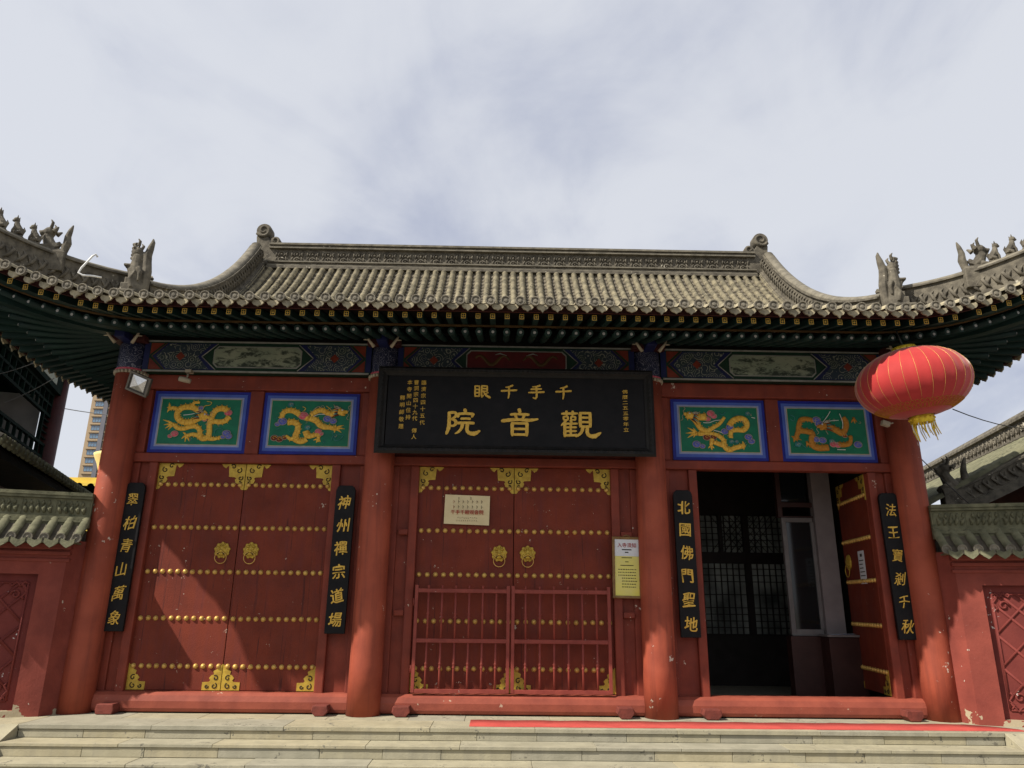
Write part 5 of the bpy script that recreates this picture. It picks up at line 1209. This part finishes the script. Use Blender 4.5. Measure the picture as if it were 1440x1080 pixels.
# ------------------------------------------------------------------ buildings behind
def tile_face(mb, o, along, down, up, na, pitch, L, rad=.05):
    """plain rows of round tiles on a flat slope"""
    for k in range(na):
        a = o+along*(pitch*k); vs = []
        for d in (0, L):
            for j in range(6): an = PI*j/5; vs.append(a+down*d+along*(math.cos(an)*rad)+up*(math.sin(an)*rad))
        mb.add(vs, [(j, j+1, 7+j, 6+j) for j in range(5)], True)
    w = along*(pitch*na); mb.add([o, o+w, o+w+down*L, o+down*L], [(0, 1, 2, 3)], False, 1)
def right_hall():
    t = thing('side_hall', 'grey tiled hall roof with a carved ridge behind the right wall', 'building', (0, 0, 0))
    a = math.radians(13); d = Vector((math.sin(a), math.cos(a), 0)); nl = Vector((-math.cos(a), math.sin(a), 0))   # ridge direction, slope side
    A = Vector((9.33, 4.0, 4.58)) ; up = Vector((0, 0, 1))          # a point on the ridge top
    near = A-d*3.1; far = A+d*9
    m = MB(); fr = [(near-up*.55, nl, up), (far-up*.55, nl, up)]
    m.sweep(fr, [(.17, 0), (.17, .05), (.13, .055), (.15, .09), (.15, .11), (.09, .12), (.09, .40), (.15, .41), (.15, .46), (.08, .55), (-.08, .55), (-.15, .46), (-.15, .0)], 0)
    for k in range(60):
        c = near+d*(.1+.2*k)-up*.29+nl*.09
        m.tube([c+d*.07*math.cos(i*.9)*(1-.06*i)+up*.07*math.sin(i*.9)*(1-.06*i) for i in range(9)], .02, 5); m.tube([c+d*.1+up*.1, c+d*.09+nl*.02, c+d*.12-up*.1], [.01, .028, .01], 6)
    m.build('ridge', ['ridge'], t)
    sl = MB(); dn = (nl*.875-up*.485).normalized(); nu = (up*.875+nl*.485).normalized(); tile_face(sl, near-d*.12-up*.55+nl*.15, d, dn, nu, 50, .24, 3.9, .075); sl.build('roof', ['capg', 'tiledark'], t)
    hp = MB(); pts = [near-d*.1-up*.62+nl*(.05+2.45*k/12)-up*(.16+1.36*k/12+.08*math.sin(PI*k/12)) for k in range(13)]
    ridge_body(hp, pts, .30, .17, .13); hp.build('gable_ridge', ['ridge', 'ridgecap'], t)
    q = pts[-1]; ang = math.atan2(-nl.y, -nl.x); b = beast_head(.5); b.build('ridge_beast', 'ridge', t, M4=Matrix.Translation(q+up*.28) @ Matrix.Rotation(ang, 4, 'Z'), remesh=.012)
    lo = MB(); o2 = near-d*3.7-up*1.75+nl*.6; tile_face(lo, o2, d, (nl*.9-up*.42).normalized(), (up*.9+nl*.42).normalized(), 20, .19, 1.3); lo.build('lower_roof', ['tiledark', 'darkboard'], t)
    w = MB()
    p0, p1 = near-d*.2-nl*2.2, far
    vs = [near+nl*1.55, far+nl*1.55, far-nl*2.5, near-nl*2.5]; vs = [(*v.xy, z) for z in (0, 2.95) for v in vs]; w.add(vs, [(0, 1, 5, 4), (1, 2, 6, 5), (2, 3, 7, 6), (3, 0, 4, 7), (4, 5, 6, 7)]); w.build('wall', 'redwood', t)
right_hall()
def left_tower():
    t = thing('bell_pavilion', 'dark timber pavilion with green lattice and red column at the far left', 'building', (0, 0, 0))
    a = math.radians(-18); d = Vector((math.sin(a), math.cos(a), 0)); nf = Vector((math.cos(a), -math.sin(a), 0)); up = Vector((0, 0, 1))
    C0 = Vector((-8.74, 5.0, 0))                                            # far corner column
    def mp(s, q, z): return C0-d*s+nf*q+up*z                                  # s runs towards the viewer, q outwards
    def bx(mb, s0, s1, q0, q1, z0, z1, mi=0):
        mb.add([mp(s, q, z) for z in (z0, z1) for q in (q0, q1) for s in (s0, s1)], [(0, 2, 3, 1), (4, 5, 7, 6), (0, 1, 5, 4), (2, 6, 7, 3), (0, 4, 6, 2), (1, 3, 7, 5)], False, mi)
    for s, q in ((0, 0), (4.6, 0), (0, -4.6), (4.6, -4.6)):
        m = MB(); m.lathe([(.19, 0), (.185, 5.6)], 24, Matrix.Translation(mp(s, q, 0))); m.build('column', 'fascia', t)  # darker red than the gate columns: shade painted into the colour
    m = MB(); bx(m, .1, 4.5, -.12, .12, 4.86, 5.36, 0); bx(m, -.2, 4.8, -.16, .16, 5.37, 5.60, 1); bx(m, .1, 4.5, -4.7, -4.5, 4.86, 5.6, 0); bx(m, -.1, .1, -4.5, -.1, 4.86, 5.6, 0); bx(m, 4.5, 4.7, -4.5, -.1, 4.86, 5.6, 0); m.build('frieze', ['shadegreen', 'darkboard'], t)
    m = MB(); bx(m, .6, 4.0, .122, .128, 4.95, 5.28, 0); m.build('frieze_painting', 'landscape', t)
    m = MB(); bx(m, .25, 4.4, -4.62, -4.56, 3.34, 4.86); bx(m, -.05, .05, -4.4, -.22, 3.34, 4.86); m.build('back_screen', 'palescreen', t)
    m = MB()
    for z0, z1, n in ((4.40, 4.85, 14), (3.42, 3.90, 12)):
        bx(m, .19, 4.4, -.03, .03, z0, z0+.05); bx(m, .19, 4.4, -.03, .03, z1-.05, z1); bx(m, .19, 4.4, -.025, .025, (z0+z1)/2-.02, (z0+z1)/2+.02)
        for k in range(n+1): s = .22+(4.15)*k/n; bx(m, s-.02, s+.02, -.025, .025, z0+.05, z1-.05)
    for s0 in (.2, 3.9):
        bx(m, s0+.38, s0+.43, -.03, .03, 3.90, 4.40)
        for k in range(4): bx(m, s0, s0+.4, -.025, .025, 3.98+.11*k, 4.0+.11*k)
    m.build('lattice', 'shadegreen', t)
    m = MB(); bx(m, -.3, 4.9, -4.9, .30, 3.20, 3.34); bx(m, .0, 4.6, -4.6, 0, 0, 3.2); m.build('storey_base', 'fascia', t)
    # lower roof skirt and upper roof
    m = MB()
    sl1, su1 = (nf*.94-up*.34).normalized(), (up*.94+nf*.34).normalized()
    tile_face(m, mp(-.9, .28, 3.24), -d, sl1, su1, 32, .2, .62, .06)
    tile_face(m, mp(-.3, -5.2, 3.24), nf, (d*.94-up*.34).normalized(), (up*.94+d*.34).normalized(), 32, .2, .62, .06)
    for k in range(32):                                                     # pale end tiles along the skirt's edge
        c = mp(-.9, .28, 3.24)-d*(.2*k)+sl1*.64; m.sphere(c, .062, 8, 2, (.7, .7, 1)); m.sphere(c-d*.1-up*.055, .05, 6, 2, (.9, .9, .9))
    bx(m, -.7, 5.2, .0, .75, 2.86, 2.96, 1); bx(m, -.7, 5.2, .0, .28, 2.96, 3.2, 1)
    m.build('lower_roof', ['shadetile', 'darkboard', 'capg'], t)
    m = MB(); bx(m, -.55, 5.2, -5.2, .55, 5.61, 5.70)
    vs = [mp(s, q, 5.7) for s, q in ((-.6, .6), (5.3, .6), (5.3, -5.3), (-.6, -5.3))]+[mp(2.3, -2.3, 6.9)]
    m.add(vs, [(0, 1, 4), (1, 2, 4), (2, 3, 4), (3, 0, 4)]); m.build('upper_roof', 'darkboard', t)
    b = MB(); c = mp(2.4, -2.2, 0)
    b.lathe([(.55, 3.45), (.53, 3.55), (.45, 3.8), (.38, 4.2), (.3, 4.45), (.1, 4.55)], 24, Matrix.Translation((c.x, c.y, 0))); b.build('bell', 'metal', t)
left_tower()
def far_tower():
    Y = 255; t = thing('apartment_tower', 'tall tan apartment tower far behind the far left column', 'building', (-152.6, Y, 0))
    m = MB(); m.box(0, 34, 0, 20, GZ, 108); m.build('wall', 'tan', t)
    m = MB()
    for f in range(33): m.box(.9, 34, -.5, -.02, 2.0+3.05*f-.2, 2.0+3.05*f+.25, 0)
    m.box(5.0, 6.6, -.7, -.02, 2, 106, 1); m.box(18, 19.6, -.7, -.02, 2, 106, 1); m.build('facade_band', ['tan', 'towergrey'], t)
    proto = {}
    for f in range(14, 33):
        for k, (x0, x1) in enumerate(((1.6, 4.6), (7.2, 12.4), (13.4, 17.6))):
            z0 = 2.0+3.05*f+.75
            if k not in proto:
                w = MB(); w.box(0, x1-x0, -.12, -.03, 0, 1.75, 0)
                for j in range(int((x1-x0)/1.0)+1): w.box(j*1.0-.06, j*1.0+.06, -.16, -.122, 0, 1.75, 1)
                w.box(0, x1-x0, -.16, -.122, 1.1, 1.2, 1); o = w.build('window', ['tglass', 'towergrey'], t); proto[k] = o
            else: o = proto[k].copy(); COL.objects.link(o); o.parent = t
            o.location = (x0, 0, z0)
far_tower()
y = thing('yellow_monument', 'pale yellow flared monument on a yellow base behind the far left column', 'monument', (-13.1, 16, 0))
m = MB(); m.lathe([(.50, 4.95), (.56, 5.2), (.66, 5.5), (.78, 5.75), (.80, 5.84), (.7, 5.88), (.1, 6.1)], 28); m.build('flared_drum', 'paleyellow', y)
m = MB(); m.box(-1.15, 1.5, -1, 1, GZ, 4.75); m.box(-1.05, 1.4, -.9, .9, 4.75, 4.93); m.build('base', 'yellow', y)

# cables
def cable(name, pts, label, sag=.0, r=.006, mat='wire'):
    a, b = Vector(pts[0]), Vector(pts[1]); m = MB()
    m.tube([a.lerp(b, k/12)-Vector((0, 0, sag*4*(k/12)*(1-k/12))) for k in range(13)], r, 5); return tag(m.build(name, mat), label, 'cable')
cable('power_cable', ((6.2, 1.2, 3.85), (12, 6, 5.0)), 'thin dark cable running to the right under the right eave corner', .25, .008)
cable('power_cable', ((4.72, -.2, 2.95), (5.9, .6, 2.35)), 'short dark cable slanting down beside the far right column', .02)
cable('power_cable', ((-9.3, 5.9, 4.9), (-13, 22, 8.8)), 'thin grey cable crossing the sky gap beside the pavilion column', .2, .01, 'greywire')
cable('power_cable', ((-7.581, 1.6, 4.242), (-6.484, 1.0, 4.318)), 'thin grey wire crossing the dark eave above the far left lattice', .03, .006, 'greywire')
cable('power_cable', ((-7.711, 2.2, 3.998), (-6.548, 1.4, 4.154)), 'lower thin grey wire rising from the far left lattice to the eave', .02, .006, 'greywire')
